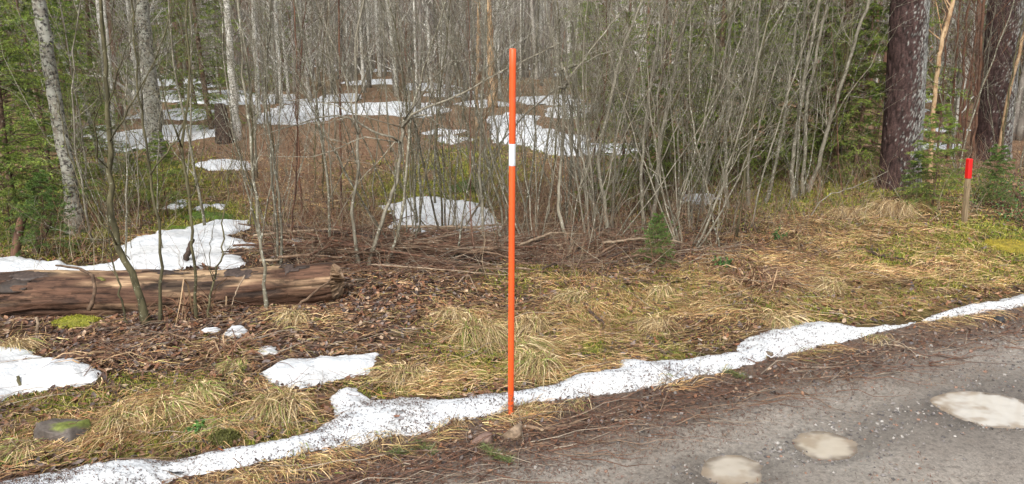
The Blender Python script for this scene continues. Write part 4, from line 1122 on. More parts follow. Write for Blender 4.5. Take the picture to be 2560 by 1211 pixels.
for k, (pts, wb, wt, mt, lb) in enumerate(RT):
    sap(pts, wb, wt, lb, mt, 6.6 + .12 * k, 10, .9, t0=.2, lf=(.14, .34))
# thin arching twigs over the grass mound
for pts, lb in (([(2020, 530), (2060, 490), (2150, 465), (2220, 428)], 'low pale twig arching towards the foot of the thick pine'), ([(1520, 545), (1560, 500), (1640, 468), (1700, 462)], 'low pale twig arching right out of the thicket foot')):
    sap(pts, 5, 2.5, lb, 'alder2', 7.2, 3, -1, t0=.2, S=14, n=5, cat='twig', name='arching_twig')

# --- random thicket saplings, copied from prototypes
def proto(name, mat, h, r, nb, seed, lean=.12, t0=.12, minr=.0014, n=6, dense=1, cat='sapling', wob=.03, lf=(.15, .38), ang=(22, 50), nt=4):
    S = 22
    t = np.linspace(0, 1, S)[:, None]
    a = RS.uniform(0, 2 * pi)
    P = np.concatenate([t * h * lean * cos(a), t * h * lean * sin(a), t * h - .05], 1)
    P[:, 0] += wob * h * np.sin(t[:, 0] * RS.uniform(3, 6) + RS.uniform(0, 6)) * t[:, 0] ** .6; P[:, 1] += wob * h * np.sin(t[:, 0] * RS.uniform(3, 6)) * t[:, 0] ** .6
    P[1:-1] += RS.normal(0, .006, (S - 2, 3))
    R = r * (1 - .85 * t[:, 0])
    return tree(name, 'x', cat, P - P[0] * [1, 1, 0], R, mat, None, n, nb, True, dense, None, t0, (), ang, lf, minr, nt)

PS = []
for k in range(14):
    mt = ['alder', 'alder2', 'alder', 'olive', 'alder', 'redbark', 'alder2'][k % 7]
    PS.append(proto('sapling', mt, random.uniform(2.4, 4.2), random.uniform(.006, .0125) * (.7 if mt == 'redbark' else 1), random.randint(12, 20), k, random.uniform(.02, .22)))
for k_, p_ in enumerate(PS): TONE[id(p_)] = ['grey', 'pale', 'slim grey', 'olive', 'dull grey', 'reddish', 'pale slender'][k_ % 7] + (' twiggy' if k_ > 6 else '')
PC = []
for k in range(6):
    mt = ['alder2', 'alder', 'alder2', 'olive', 'alder', 'alder2'][k]
    c = empty('shrub', (0, 0, 0), 'x', 'shrub'); ns = random.randint(5, 8)
    for j in range(ns):
        S = 18; t = np.linspace(0, 1, S)[:, None]; h = random.uniform(1.8, 3.4); az = 2 * pi * j / ns + random.uniform(-.4, .4); ln_ = random.uniform(.12, .5)
        rr = h * ln_ * t ** random.uniform(.7, 1.3)
        Pq = np.concatenate([.05 * cos(az) + rr * cos(az), .05 * sin(az) + rr * sin(az), t * h * (1 - .12 * ln_) - .05], 1)
        Pq[:, :2] += .04 * h * np.sin(t * random.uniform(3, 7) + j) * t ** .7 * np.array([[random.uniform(-1, 1), random.uniform(-1, 1)]])
        Pq[1:-1] += RS.normal(0, .006, (S - 2, 3))
        Rq = random.uniform(.0048, .0098) * (1 - .85 * t[:, 0])
        V, Fq = tubes(Pq, Rq, 6); mk('stem', V, Fq, M[mt], c)
        crown_of(Pq, Rq, 7, .15, mt, c, None, 1, (20, 50), (.14, .36), .3, .0013, 'twigs', 3)
    PC.append(c); TONE[id(c)] = ['pale', 'grey', 'pale bushy', 'olive', 'grey bushy', 'pale leggy'][k]
PF = []
for k in range(8):
    PF.append(proto('sapling', ['alder2', 'alder', 'olive', 'alder2'][k % 4], random.uniform(1.8, 3.4), random.uniform(.0035, .006), 16, 30 + k, random.uniform(.1, .4), .06, .0013, 5, 1, 'sapling', .05, (.2, .5), (25, 65), 4))
    TONE[id(PF[-1])] = ['wiry pale', 'wiry grey', 'wiry olive', 'whippy pale'][k % 4] + (' bushy' if k > 3 else '')
used = set()
def place(protos, k, x, y, label, group, sc=1.0):
    p = protos[k]; z = float(H(x, y))
    key = id(p)
    if key not in used:
        used.add(key); p.location = (x, y, z); p.rotation_euler = (0, 0, random.uniform(0, 6.28)); p.scale = (sc,) * 3
        p['label'] = label; p['group'] = group
        return p
    return copy_thing(p, (x, y, z), random.uniform(0, 6.28), sc, label, group)

SEEN = set()
def zone(n, px0, px1, y0, y1, protos, label, group, sc=(.8, 1.25), smin=1.35, ok=None):
    c = 0
    for _ in range(n * 20):
        y = random.uniform(y0, y1) if y1 < 15 else y0 * (y1 / y0) ** random.uniform(0, 1)
        px = random.uniform(px0, px1)
        x = (px - 1280) / F * y * 1.0
        if sroad(x, y) < smin or (2170 < px < 2340 and y < 10.5): continue
        if ok and not ok(x, y, px): continue
        k = random.randrange(len(protos)); scl = random.uniform(*sc)
        row = ['front row', 'middle row', 'back row'][min(2, int(3 * (y - y0) / (y1 - y0)))]
        lb_ = f"{TONE[id(protos[k])]} {label} {where(px)}, {row}"
        while lb_ in SEEN and len(lb_.split()) < 16: lb_ = ('taller ' if scl > sum(sc) / 2 else 'lower ') + lb_ if lb_.split()[0] not in ('taller', 'lower') else 'other ' + lb_
        SEEN.add(lb_)
        place(protos, k, x, y, lb_, group, scl); c += 1
        if c >= n: break
zone(11, 1310, 1760, 6.2, 8.6, PC, 'fanning shrub', 'many stemmed shrubs of the right thicket', (.8, 1.2))
zone(4, 1000, 1270, 6.2, 8.5, PC, 'fanning shrub', 'many stemmed shrubs left of the stake', (.75, 1.1))
zone(1, 600, 860, 6.3, 8.5, PC, 'fanning shrub', 'many stemmed shrubs left of the stake', (.75, 1.1))
zone(12, 1290, 2000, 5.8, 8.8, PF, 'thicket shoot', 'thin shoots of the right thicket')
zone(14, 560, 1290, 5.7, 8.5, PF, 'shoot behind the pile', 'thin shoots left of the stake')
zone(8, 150, 600, 5.4, 8, PF, 'shoot behind the log', 'thin shoots behind the log')
zone(5, 1980, 2190, 7.4, 9.5, PF, 'shoot before spruces', 'thin shoots before the spruces', smin=2.4)
zone(18, 600, 1280, 5.6, 8.6, PS, 'bare sapling', 'saplings left of the stake')
zone(18, 1290, 1960, 5.9, 9.5, PS, 'thicket sapling', 'saplings of the right thicket')
zone(8, 1900, 2240, 7.6, 10.5, PS, 'sapling before spruces', 'saplings before the spruces', smin=2.6)
zone(12, 2330, 2640, 8.8, 12, PS, 'bare stem', 'saplings by the right pine', smin=2.6)
zone(6, 120, 620, 5.6, 8.2, PS, 'sapling behind the log', 'saplings behind the log')
zone(12, 600, 1300, 9, 17, PS, 'sapling in the clearing', 'saplings in the clearing', (.9, 1.5))
zone(10, 1350, 1900, 10, 17, PS, 'sapling behind the thicket', 'saplings behind the right thicket', (.9, 1.5))

# --- the wood behind
PW = []
for k in range(12):
    mt = ['fartree', 'birch', 'fartree', 'farred', 'birch', 'birch_l'][k % 6]
    PW.append(proto('bare_tree', mt, random.uniform(8, 11), random.uniform(.045, .085), 34, 50 + k, random.uniform(0, .05), .04, .0045, 6, 1, 'bare tree', .012, (.10, .22), (35, 75), 5))
for k_, p_ in enumerate(PW): TONE[id(p_)] = ['grey brown', 'white', 'dim grey', 'reddish', 'whitish', 'lichened'][k_ % 6] + (' thin' if k_ > 5 else '')
def wood_ok(x, y, px):
    if 420 < px < 1560 and y < 21: return False
    return True
zone(95, -150, 2750, 13, 30, PW, 'tree beyond the clearing', 'bare trees of the wood', (.55, 1.1), ok=wood_ok)
zone(170, -150, 2750, 27, 62, PW, 'trunk deep in the wood', 'distant trunks of the wood', (.7, 1.3))

# far-off wood: reads as one mass
B_ = Buf()
n = 1700
y = 42 * (115 / 42) ** RS.uniform(0, 1, n); x = RS.uniform(-1, 1, n) * (y * .8 + 8)
z = H(x, y)
h = RS.uniform(8, 14, n)
P0 = np.stack([x, y, z - .2], -1); D = unit(np.stack([RS.normal(0, .05, n), RS.normal(0, .05, n), np.ones(n)], -1))
Pp, Rr = grow(P0, D, h, RS.uniform(.06, .15, n), 5, .012, 0, .4)
V, Fq = tubes(Pp, Rr, 4, False)
cl = 1.3 * palette(n, [(.13, .115, .10), (.20, .185, .16), (.40, .39, .35), (.17, .10, .07), (.09, .085, .07)], [.36, .25, .10, .15, .14])  # whole palette lightened to stand in for distance haze
B_.add(V, Fq, np.repeat(cl, 20, 0))
st, d, L, r = sprout(Pp, Rr, 7, .03, .8, (35, 80), (.08, .2), .4, .2)
P1, R1 = grow(st, d, L, np.maximum(r * .8, .012), 4, .1, .05)
V, Fq = tubes(P1, R1, 3, False); B_.add(V, Fq, np.repeat(palette(len(P1), [(.21, .175, .15), (.26, .215, .185), (.18, .135, .11)]), 12, 0))
tag(B_.build('far_wood', M['twig']), kind='stuff')

# ------------------------------------------------------------------ spruces
def mat_needles(name, c):
    m, N, L, bs = newmat(name)
    a = N.new('ShaderNodeAttribute'); a.attribute_name = 'Col'
    L.new(mix(N, L, 1.0, a.outputs['Color'], c, 'MULTIPLY'), bs.inputs['Base Color'])
    bs.inputs['Roughness'].default_value = .55; bs.inputs['Specular IOR Level'].default_value = .3
    return m
M['spruce'] = mat_needles('spruce_needles', (1, 1, 1))
def spruce(h, seed, nlen=.018, nw=.0022, wh=.16, per=6, base=.0, green=((.16, .235, .036), (.085, .14, .026), (.24, .31, .05)), spread=.28, tw=9, nn=22, zmax=99, r=None):
    root = empty('spruce_tree', (0, 0, 0), 'x', 'spruce')
    S = 10; t = np.linspace(0, 1, S)
    P = np.stack([.01 * h * np.sin(t * 5), .01 * h * np.cos(t * 4), t * h - .03], -1); R = (r or h * .011) * (1 - .9 * t)
    V, Fq = tubes(P, R, 8); mk('trunk', V, Fq, M['deadbark'], root)
    B1 = Buf(); B2 = Buf()
    zs = np.arange(base + .08, h * .97, wh); zs = zs[zs < zmax]
    zz = np.repeat(zs, per) + RS.uniform(-.4, .4, len(zs) * per) * wh
    n = len(zz); a = RS.uniform(0, 2 * pi, n)
    L = (spread * h * (1 - zz / h) ** .75 * RS.uniform(.55, 1.15, n) + .05) * np.clip(.55 + zz / (.35 * h), .5, 1)
    el = .35 * zz / h + RS.normal(.02, .12, n)
    D = np.stack([np.cos(a) * np.cos(el), np.sin(a) * np.cos(el), np.sin(el)], -1)
    st = np.stack([np.zeros(n), np.zeros(n), zz], -1)
    Pb, Rb = grow(st, D, L, np.maximum(L * .008, .002), 8, .05, -.12, .3)
    V, Fq = tubes(Pb, Rb, 3, False); B1.add(V, Fq)
    # side twigs lie in the plane of the branch
    i = np.repeat(np.arange(n), tw); m = len(i)
    t = RS.uniform(.12, 1, m); kk = np.minimum((t * 7).astype(int), 6); f = (t * 7 - kk)[:, None]
    s = Pb[i, kk] * (1 - f) + Pb[i, kk + 1] * f
    tan = unit(Pb[i, kk + 1] - Pb[i, kk]); sd = np.stack([-tan[:, 1], tan[:, 0], np.zeros(m)], -1) * RS.choice([-1, 1], m)[:, None]
    d2 = unit(tan * .8 + sd * RS.uniform(.5, 1.1, m)[:, None] + RS.normal(0, .12, (m, 3)))
    L2 = L[i] * RS.uniform(.22, .5, m) * (1.2 - .8 * t)
    Pt, Rt = grow(s, d2, L2, np.full(m, .0016), 4, .06, -.22, .5)
    V, Fq = tubes(Pt, Rt, 3, False); B1.add(V, Fq)
    o = B1.build('branches', M['deadbark'], root); o['kind'] = 'stuff'
    # needles on twigs and branch ends
    def needles(Pq, cnt, tone):
        N_, S_, _ = Pq.shape
        i = np.repeat(np.arange(N_), cnt); m = len(i)
        t = RS.uniform(.0, 1, m) * (S_ - 1); kk = np.minimum(t.astype(int), S_ - 2); f = (t - kk)[:, None]
        s = Pq[i, kk] * (1 - f) + Pq[i, kk + 1] * f; tan = unit(Pq[i, kk + 1] - Pq[i, kk])
        rv = RS.normal(0, 1, (m, 3)); rv[:, 2] *= .6; rv = unit(rv - (rv * tan).sum(1, keepdims=True) * tan)
        d = unit(tan * .75 + rv); w = unit(np.cross(d, RS.normal(0, 1, (m, 3))))
        l = nlen * RS.uniform(.7, 1.2, m)[:, None]
        V = np.stack([s - w * nw, s + w * nw, s + d * l], 1).reshape(-1, 3)
        c = palette(N_, green, None, .2)[i] * RS.uniform(.75, 1.25, (m, 1))
        B2.add(V, np.arange(3 * m).reshape(-1, 3), np.repeat(c, 3, 0))
    needles(Pt, nn, 1); needles(Pb[:, 3:], int(nn * 1.5), 1)
    o = B2.build('needles', M['spruce'], root, False); o['kind'] = 'stuff'
    return root

PSP = [spruce(3.6, k, .028, .0036, .16, 7, 0, tw=11, nn=30) for k in range(2)] + [spruce(6.5, 5 + k, .038, .0055, .22, 7, .1, tw=10, nn=26, spread=.22) for k in range(2)]
G2 = ((.10, .13, .028), (.065, .09, .022), (.14, .155, .035))
PFS = [spruce(9, 20, .085, .016, .42, 7, .3, green=G2, spread=.17, tw=8, nn=13)]
PBY = [spruce(.62, 30, .015, .0011, .045, 6, .02, spread=.42, tw=10, nn=44, r=.006, green=((.11, .19, .035), (.07, .125, .026))), spruce(1.1, 31, .019, .0015, .07, 6, .03, spread=.38, tw=10, nn=34, r=.009)]
def spr(protos, k, px, Y, label, sc=1.0, group='spruces at the wood edge'):
    x = (px - 1280) / F * Y
    return place(protos, k, x, Y, label, group, sc)
for (k, px, Y, sc, lb) in [
    (1, 200, 9.6, .7, 'spruce boughs filling the gap between the leaning birch and pale birch'), (2, 310, 19, .9, 'spruce behind the big lichen birch'),
    (0, 20, 6.9, .9, 'green spruce crowding the left edge behind the log'),
    (2, -60, 9.0, .9, 'tall spruce cut by the left edge of the photo'),
    (1, 115, 7.9, .75, 'low spruce between the left edge and the leaning birch'),
    (3, 170, 12.5, .9, 'tall spruce with long green boughs behind the leaning birches'),
    (2, 20, 13.5, 1.1, 'tall spruce behind the pinkish birch at the far left'),
    (3, 250, 17, .9, 'spruce behind the pale white birch on the left'),
    (0, 500, 21, 1.4, 'dark green spruce at the far end of the left clearing'),
    (2, 540, 15, .8, 'spruce with drooping boughs beside the bright white birch'),
    (1, 1560, 8.9, .58, 'spruce at the left border of the right spruce group'),
    (3, 1665, 9.4, .7, 'spruce behind the thickest pale stem of the thicket'),
    (0, 1705, 8.8, .6, 'low dark spruce inside the thicket above the small snow patch'),
    (2, 1780, 9.2, .7, 'dense spruce in the middle of the right thicket'),
    (1, 1850, 9.0, .8, 'spruce just behind the straight brownish stem'),
    (3, 1930, 9.6, .8, 'tall spruce towering behind the right thicket'),
    (2, 2095, 9.5, .9, 'large bright spruce left of the thick pine'),
    (0, 2010, 9.3, .85, 'spruce behind the pale stemmed clump'),
    (3, 2040, 10.5, .8, 'spruce top filling the gap behind the pale stemmed clump'), (0, 1605, 7.8, .5, 'small spruce at the thicket foot left of the thickest pale stem'), (1, 2150, 9.0, .75, 'low spruce touching the thick pine on its left'),
    (0, 1480, 15, .8, 'small spruce beyond the snapped pale stem'),
    (3, 2330, 20, 1.0, 'spruce standing back between the two pines'),
    (2, 1500, 19, 1.0, 'mid distance spruce behind the snow streaks'),
    (3, 720, 30, 1.1, 'distant spruce left of the thin orange pine')]:
    spr(PSP, k, px, Y, lb, sc)
for k in range(13):
    px = [-100, 60, 170, 330, 450, 560, 1750, 1850, 1990, 2120, 2350, 2500, 2640][k]
    spr(PFS, 0, px + random.uniform(-20, 20), random.uniform(24, 38), 'far dark green spruce ' + where(px), random.uniform(.8, 1.2), 'far spruces')
for (k, px, py, sc, lb) in [(0, 1640, 665, .68, 'small bright young spruce at the front of the right thicket'), (1, 420, 545, .8, 'young spruce in the left clearing below the big lichen birch'),
                            (1, 350, 520, .65, 'lower young spruce left of the one below the big birch'), (1, 2330, 520, .95, 'young spruce between the thick pine and the red topped post'),
                            (0, 2290, 505, .8, 'little spruce pressed to the right side of the thick pine'), (0, 2480, 520, 1.0, 'spreading low spruce right of the red topped post'), (1, 1480, 560, .6, 'tiny spruce hidden in the thicket right of the stake'),
                            (0, 120, 640, 1.1, 'young spruce behind the cut stubs at the left'), (1, 30, 600, .9, 'young spruce at the left edge above the log')]:
    x, y, z = [float(v) for v in gp(px, py)]
    place(PBY, k, x, y, lb, 'young spruces', sc)

# ------------------------------------------------------------------ the two thick pines
def mat_pine():
    m, N, L, bs = newmat('pine_bark')
    a = N.new('ShaderNodeAttribute'); a.attribute_name = 'Col'
    n = nnoise(N, L, 60, 5)
    r = ramp(N, L, n.outputs[0], [(0.3, .6), (0.7, 1.4)])
    L.new(mix(N, L, 1.0, a.outputs['Color'], r.outputs[0], 'MULTIPLY'), bs.inputs['Base Color'])
    bs.inputs['Roughness'].default_value = .85; bs.inputs['Specular IOR Level'].default_value = .2
    bump(N, L, bs, n.outputs[0], .7, .006)
    return m
M['pine'] = mat_pine()
def pine(pts, wb, wt, label, seed, Y, lich_dir=0.6):
    P = stem_path(pts, Y, 3.2, 30, .1, .0)
    S, n = 270, 110
    t = np.linspace(0, 1, S)
    C_ = np.stack([np.interp(t, np.linspace(0, 1, 30), P[:, k]) for k in range(3)], -1)
    hgt = (C_[:, 2] - C_[0, 2])[:, None]
    th = np.linspace(0, 2 * pi, n, endpoint=False)[None]
    r0 = (rpx(wb, Y) * (1 - t) + rpx(wt, Y) * t)[:, None]
    r0 = r0 * (1 + .35 * np.exp(-hgt / .12) * (1 + .4 * np.sin(th * 4 + seed)) )
    # plates: long cells with furrows between
    cu, cv = th * r0.mean() / .032, hgt / .10
    # wrap the angle by blending two noises
    def wn(u, v, s, o=3):
        w = th / (2 * pi); per = 2 * pi * r0.mean() / .045 * (u / np.maximum(cu, 1e-6)).mean() if False else 0
        A = fbm(u, v, s, o); B = fbm(u + 91.7, v, s, o); k = sstep(.9, 1.0, w)
        return A * (1 - k) + fbm(u - cu.max() * (np.max(u) / cu.max()), v, s, o) * k
    a1 = wn(cu * .8, cv * .55, seed, 3); a2 = wn(cu * 1.3 + 0 * hgt, cv * 1.6, seed + 9, 2)
    furrow = np.exp(-(np.abs(a1) / .055) ** 1.5)
    furrow2 = np.exp(-(np.abs(a2) / .05) ** 2) * .5
    rr = r0 + .012 * (1 - furrow) - .008 * furrow2 + .006 * wn(cu * 5, cv * 5, seed + 3, 2)
    V = C_[:, None] + np.stack([rr * np.cos(th), rr * np.sin(th), 0 * rr], -1)
    g = wn(cu * 3, cv * 2, seed + 21, 3) + .5
    c = np.array([.060, .036, .032]) * (.3 + 1.4 * g)[..., None]
    # lichen grows on the right hand, weather side
    side = np.cos(th - .15) * .5 + .5 + 0 * hgt
    ln_ = .55 * wn(cu * 4.0, cv * 4.5, seed + 31, 3) + .45 * wn(cu * 11, cv * 15, seed + 37, 3) * 1.3 + .5
    lk = .85 * sstep(.55, .63, ln_ * .75 + side * .36 - .0 - .05 * np.clip(hgt - 1.0, 0, 2) * (1 - side))[..., None]
    lk = lk * (1 - .6 * furrow[..., None])
    c = c * (1 - lk) + lk * np.array([.33, .34, .31]) * (.35 + 1.2 * g)[..., None]
    c = c * (1 - .6 * furrow)[..., None]
    loc = P[0] + [0, 0, .1]
    root = empty('pine_tree', loc, label, 'pine tree')
    i = np.arange(S - 1)[:, None] * n; k = np.arange(n)[None]; k2 = (k + 1) % n
    Q = np.stack([i + k, i + k2, i + n + k2, i + n + k], -1).reshape(-1, 4)
    mk('trunk', V.reshape(-1, 3), Q, M['pine'], root, True, c.reshape(-1, 3), loc)
    # a few dead limbs high up
    top = P[20:]
    st, d, L, r = sprout(top[None], np.full((1, 10), .02), 9, .1, 1, (60, 90), (.4, .8), 1, 0)
    P1, R1 = grow(st, d, L * .5, np.full(9, .018), 6, .1, 0)
    V, Fq = tubes(P1, R1, 5, True); o = mk('limbs', V, Fq, M['deadbark'], root, True, None, loc); o['kind'] = 'stuff'
    return root
pine([(2243, 500), (2252, 400), (2262, 250), (2268, 120), (2275, 0)], 88, 66, 'thick dark pine with pale lichen on its right side', 3, 8.4)
pine([(2474, 430), (2484, 330), (2500, 180), (2515, 0)], 76, 60, 'second thick pine farther right behind the slanting orange birch', 8, 11.0)

# ------------------------------------------------------------------ snow stake
def cyl(x, y, z0, z1, r0, r1, n=20, bev=.0, lean=(0, 0)):
    t = [(z0, r0 * .96), (z0 + .003, r0)] + [(z0 + (z1 - z0) * q, r0 + (r1 - r0) * q) for q in (.2, .4, .6, .8)] + [(z1 - max(bev, .002), r1), (z1, r1 * .8 if bev else r1 * .97)]
    P = np.array([[x + lean[0] * (a - z0), y + lean[1] * (a - z0), a] for a, _ in t]); R = np.array([b for _, b in t])
    return tubes(P, R, n)
def mat_paint(name, c, rough=.4, wear=.1):
    m, N, L, bs = newmat(name)
    n = nnoise(N, L, 5, 6, sc=(6, 6, 1)); n2 = nnoise(N, L, 80, 3)
    r = ramp(N, L, n.outputs[0], [(0.3, [v * (1 - wear) for v in c]), (0.7, [min(1, v * (1 + wear * .5)) for v in c])])
    s = ramp(N, L, n2.outputs[0], [(.68, 0), (.75, .5)])
    cc = mix(N, L, s.outputs[0], r.outputs[0], [v * .45 + .03 for v in c])
    tc = N.new('ShaderNodeTexCoord'); sx = N.new('ShaderNodeSeparateXYZ'); L.new(tc.outputs['Object'], sx.inputs[0])
    n5 = nnoise(N, L, 60, 4); ad = N.new('ShaderNodeMath'); ad.operation = 'MULTIPLY_ADD'; L.new(sx.outputs[2], ad.inputs[0]); ad.inputs[1].default_value = -1.3; L.new(n5.outputs[0], ad.inputs[2])
    mud = ramp(N, L, ad.outputs[0], [(.36, 0), (.5, .75)])
    n6 = nnoise(N, L, 30, 5, sc=(1, 1, .2)); sc6 = ramp(N, L, n6.outputs[0], [(.62, 0), (.72, .45)])
    cc = mix(N, L, sc6.outputs[0], cc, [v * .5 + .10 for v in c])
    L.new(mix(N, L, mud.outputs[0], cc, (.10, .075, .05)), bs.inputs['Base Color'])
    bs.inputs['Roughness'].default_value = rough
    bump(N, L, bs, n2.outputs[0], .15, .001)
    return m
M['orange_paint'] = mat_paint('orange_plastic', (.78, .10, .016), .45)
M['white_band'] = mat_paint('white_reflector', (.66, .68, .70), .3, .06)
M['red_paint'] = mat_paint('red_paint', (.62, .012, .010), .45)
M['post_wood'] = mat_bark('post_wood', (.19, .14, .08), (.33, .25, .15), (.16, .17, .10), 16, (3, 3, .4), lich=.62)
b = np.array(gp(1277, 1040)); t = at(1282, 122, b[1] - .0)
zt = t[2]; ln = ((t[0] - b[0]) / (zt - b[2]), -.0)
root = empty('snow_stake', b, 'tall thin orange snow stake with one white band standing upright at the road edge', 'snow stake')
d0 = b[1]
def zat(py): return float(at(1280, py, b[1])[2])
za, zb_ = zat(415), zat(360)
xx = lambda z: b[0] + ln[0] * (z - b[2])
r0, r1 = .0145, .0145
for nm, q0, q1, mt, rr, bev in (('lower_pole', b[2] - .12, za - .0005, 'orange_paint', .0140, 0), ('reflective_band', za, zb_, 'white_band', .0147, 0), ('upper_pole', zb_ + .0005, zt, 'orange_paint', .0140, .003)):
    V, Fq = cyl(xx(q0), b[1], q0, q1, rr, rr * (.985 if nm != 'reflective_band' else 1), 24, bev, ln)
    o = mk(nm, V, Fq, M[mt], root, True, None, b)
    tag(o, {'lower_pole': 'orange pole below the white band', 'reflective_band': 'white reflective band', 'upper_pole': 'orange pole above the white band'}[nm])

# ------------------------------------------------------------------ wooden post with red top
def post():
    x, y, z = [float(v) for v in gp(2411, 556)]
    zb = at(2414, 446, y)[2]; ztp = at(2424, 397, y)[2]
    lx = (at(2424, 397, y)[0] - x) / (ztp - z)
    root = empty('marker_post', (x, y, z), 'short weathered wooden post with a bright red painted top', 'post')
    def prism(z0, z1, w, nm, mt, lb):
        pts = []
        for (zz, s) in ((z0, 1), (z0 + (z1 - z0) * .5, 1), (z1 - .006, 1), (z1, .78)):
            cx = x + lx * (zz - z); hw = w * s
            c = .25 * hw
            for (a, b_) in ((hw - c, -hw), (hw, -hw + c), (hw, hw - c), (hw - c, hw), (-hw + c, hw), (-hw, hw - c), (-hw, -hw + c), (-hw + c, -hw)):
                pts.append([cx + a * cos(.3) - b_ * sin(.3), y + a * sin(.3) + b_ * cos(.3), zz])
        V = np.array(pts); fs = [[k * 8 + i, k * 8 + (i + 1) % 8, (k + 1) * 8 + (i + 1) % 8, (k + 1) * 8 + i] for k in range(3) for i in range(8)]
        tag(mk(nm, V, [np.array(fs), np.array([list(range(24, 32))]), np.array([list(range(7, -1, -1))])], M[mt], root, False, None, (x, y, z)), lb)
    prism(z - .1, zb, .020, 'stake', 'post_wood', 'weathered grey brown wood')
    prism(zb + .0005, ztp, .0225, 'painted_top', 'red_paint', 'bright red paint')
post()

# ------------------------------------------------------------------ stones, sticks, stumps, plants
def stone(px, py, wpx, hf, seed, label, col=(.24, .18, .14), flat=.7, moss=False, name='stone'):
    x, y, z = [float(v) for v in gp(px, py)]
    r = wpx / 2 * y / F * 1.05
    V, Fc = blob(r, 5 if wpx > 50 else 3, seed, .35)
    V = V * np.array([1, .8, flat])
    # facets
    for _ in range(16):
        nrm = unit(RS.normal(0, 1, 3)); lim = r * RS.uniform(.42, .72)
        q = V @ nrm; V = V - np.clip(q - lim, 0, None)[:, None] * nrm * .92
    V = V * (1 + .10 * fbm(V[:, 0] / r * 5 + seed, V[:, 1] / r * 5 + V[:, 2] / r * 6, seed + 9, 3))[:, None]
    V[:, 2] += r * flat * hf
    g = fbm(V[:, 0] / r * 2 + seed, V[:, 1] / r * 2 + V[:, 2] / r * 3, seed + 2, 4) + .5
    c = np.array(col) * (.45 + 1.1 * g[:, None])
    if moss:
        k = sstep(.45, .6, g)[:, None] * (V[:, 2:3] > 0)
        c = c * (1 - k) + k * np.array([.13, .15, .03])
    o = mk(name, V, Fc, M['stones'], None, True, c); o.location = (x, y, z)
    tag(o, label, 'stone')
stone(1288, 1092, 72, .3, 3, 'angular tan stone right at the foot of the orange stake', (.25, .18, .12), 1.0)
stone(1215, 1106, 80, .2, 7, 'flat reddish brown stone left of the stake foot', (.17, .11, .085), .6)
stone(1243, 1062, 30, .3, 12, 'small brown stone wedged behind the two at the stake foot', (.2, .14, .1), .6)
stone(165, 1092, 200, .0, 21, 'low dark stone half sunk in moss at bottom left', (.11, .09, .075), .42, True)
stone(1915, 890, 40, .2, 33, 'small brown clod lying on the snow strip to the right', (.13, .1, .07), .5)
stone(1642, 913, 13, .5, 35, 'tiny dark pebble sitting on the snow strip', (.04, .03, .025), .8)
stone(2500, 806, 42, .3, 39, 'black lump of asphalt at the road edge on the right', (.03, .03, .032), .5)
stone(930, 925, 12, .5, 41, 'tiny stone near the tip of the medium snow patch', (.3, .28, .25), .6)
for k in range(26):
    px, py = random.uniform(1350, 2550), 0
    py = np.interp(px, [1280, 1900, 2560], [1060, 930, 790]) + random.uniform(-5, 70)
    stone(px, py, random.uniform(7, 17), .35, 60 + k, 'loose pebble on the road edge, ' + where(px), random.choice([(.2, .19, .18), (.3, .28, .26), (.1, .09, .09), (.25, .15, .11)]), .6, name='pebble')
    bpy.context.scene.objects  # keep the loop simple
for o in SC.objects:
    if o.name.startswith('pebble'): o['group'] = 'pebbles along the road edge'

def moss_cushion(px, py, wpx, hpx, seed, label, cols=((.30, .29, .03), (.20, .22, .02), (.38, .36, .05)), ht=.045):
    x, y, z = [float(v) for v in gp(px, py)]
    r = wpx / 2 * y / F; ry = hpx / 2 * y / F * 2.4
    V, Fc = blob(1, 4, seed, .25); V = V * [r, ry, ht]
    V[:, 2] += H(V[:, 0] + x, V[:, 1] + y) - z
    B = Buf(); B.add(V, Fc, palette(len(V), cols, None, .3) * .6)
    up = V[:, 2] > 0
    k = RS.choice(np.where(V[:, 2] > -.01)[0], 2600); P = V[k] + RS.normal(0, .004, (2600, 3))
    T, Bb, Nn = orient(2600, .6); h = RS.uniform(.005, .014, 2600)[:, None]
    W_ = np.stack([P - Bb * .0022, P + Bb * .0022, P + Nn * h], 1).reshape(-1, 3)
    B.add(W_, np.arange(7800).reshape(-1, 3), np.repeat(palette(2600, cols, None, .3), 3, 0))
    o = B.build('moss_cushion', M['straw'], None, True); o.location = (x, y, z)
    tag(o, label, 'moss')
moss_cushion(190, 808, 125, 24, 3, 'bright yellow green moss cushion just under the log')
moss_cushion(1170, 850, 60, 40, 5, 'mossy hump beneath the tall blond tussock', ((.17, .19, .03), (.12, .13, .02)))
moss_cushion(520, 545, 130, 30, 7, 'fresh green moss hummock between the small snow patches', ((.12, .19, .02), (.08, .13, .02)), .06)
moss_cushion(445, 578, 60, 18, 8, 'light green moss strip on top of the broad snow patch', ((.18, .26, .03), (.12, .19, .02)), .04)
moss_cushion(1165, 475, 90, 40, 9, 'round dark green moss hummock behind the large snow patch', ((.10, .15, .02), (.06, .10, .015)), .12)
moss_cushion(2530, 622, 130, 40, 10, 'yellow moss sheet at the right edge of the bank', ((.40, .31, .04), (.30, .25, .03)), .04)
moss_cushion(560, 1105, 80, 30, 13, 'brown green moss lump over the snow strip at bottom left', ((.12, .12, .03), (.08, .08, .02)), .04)

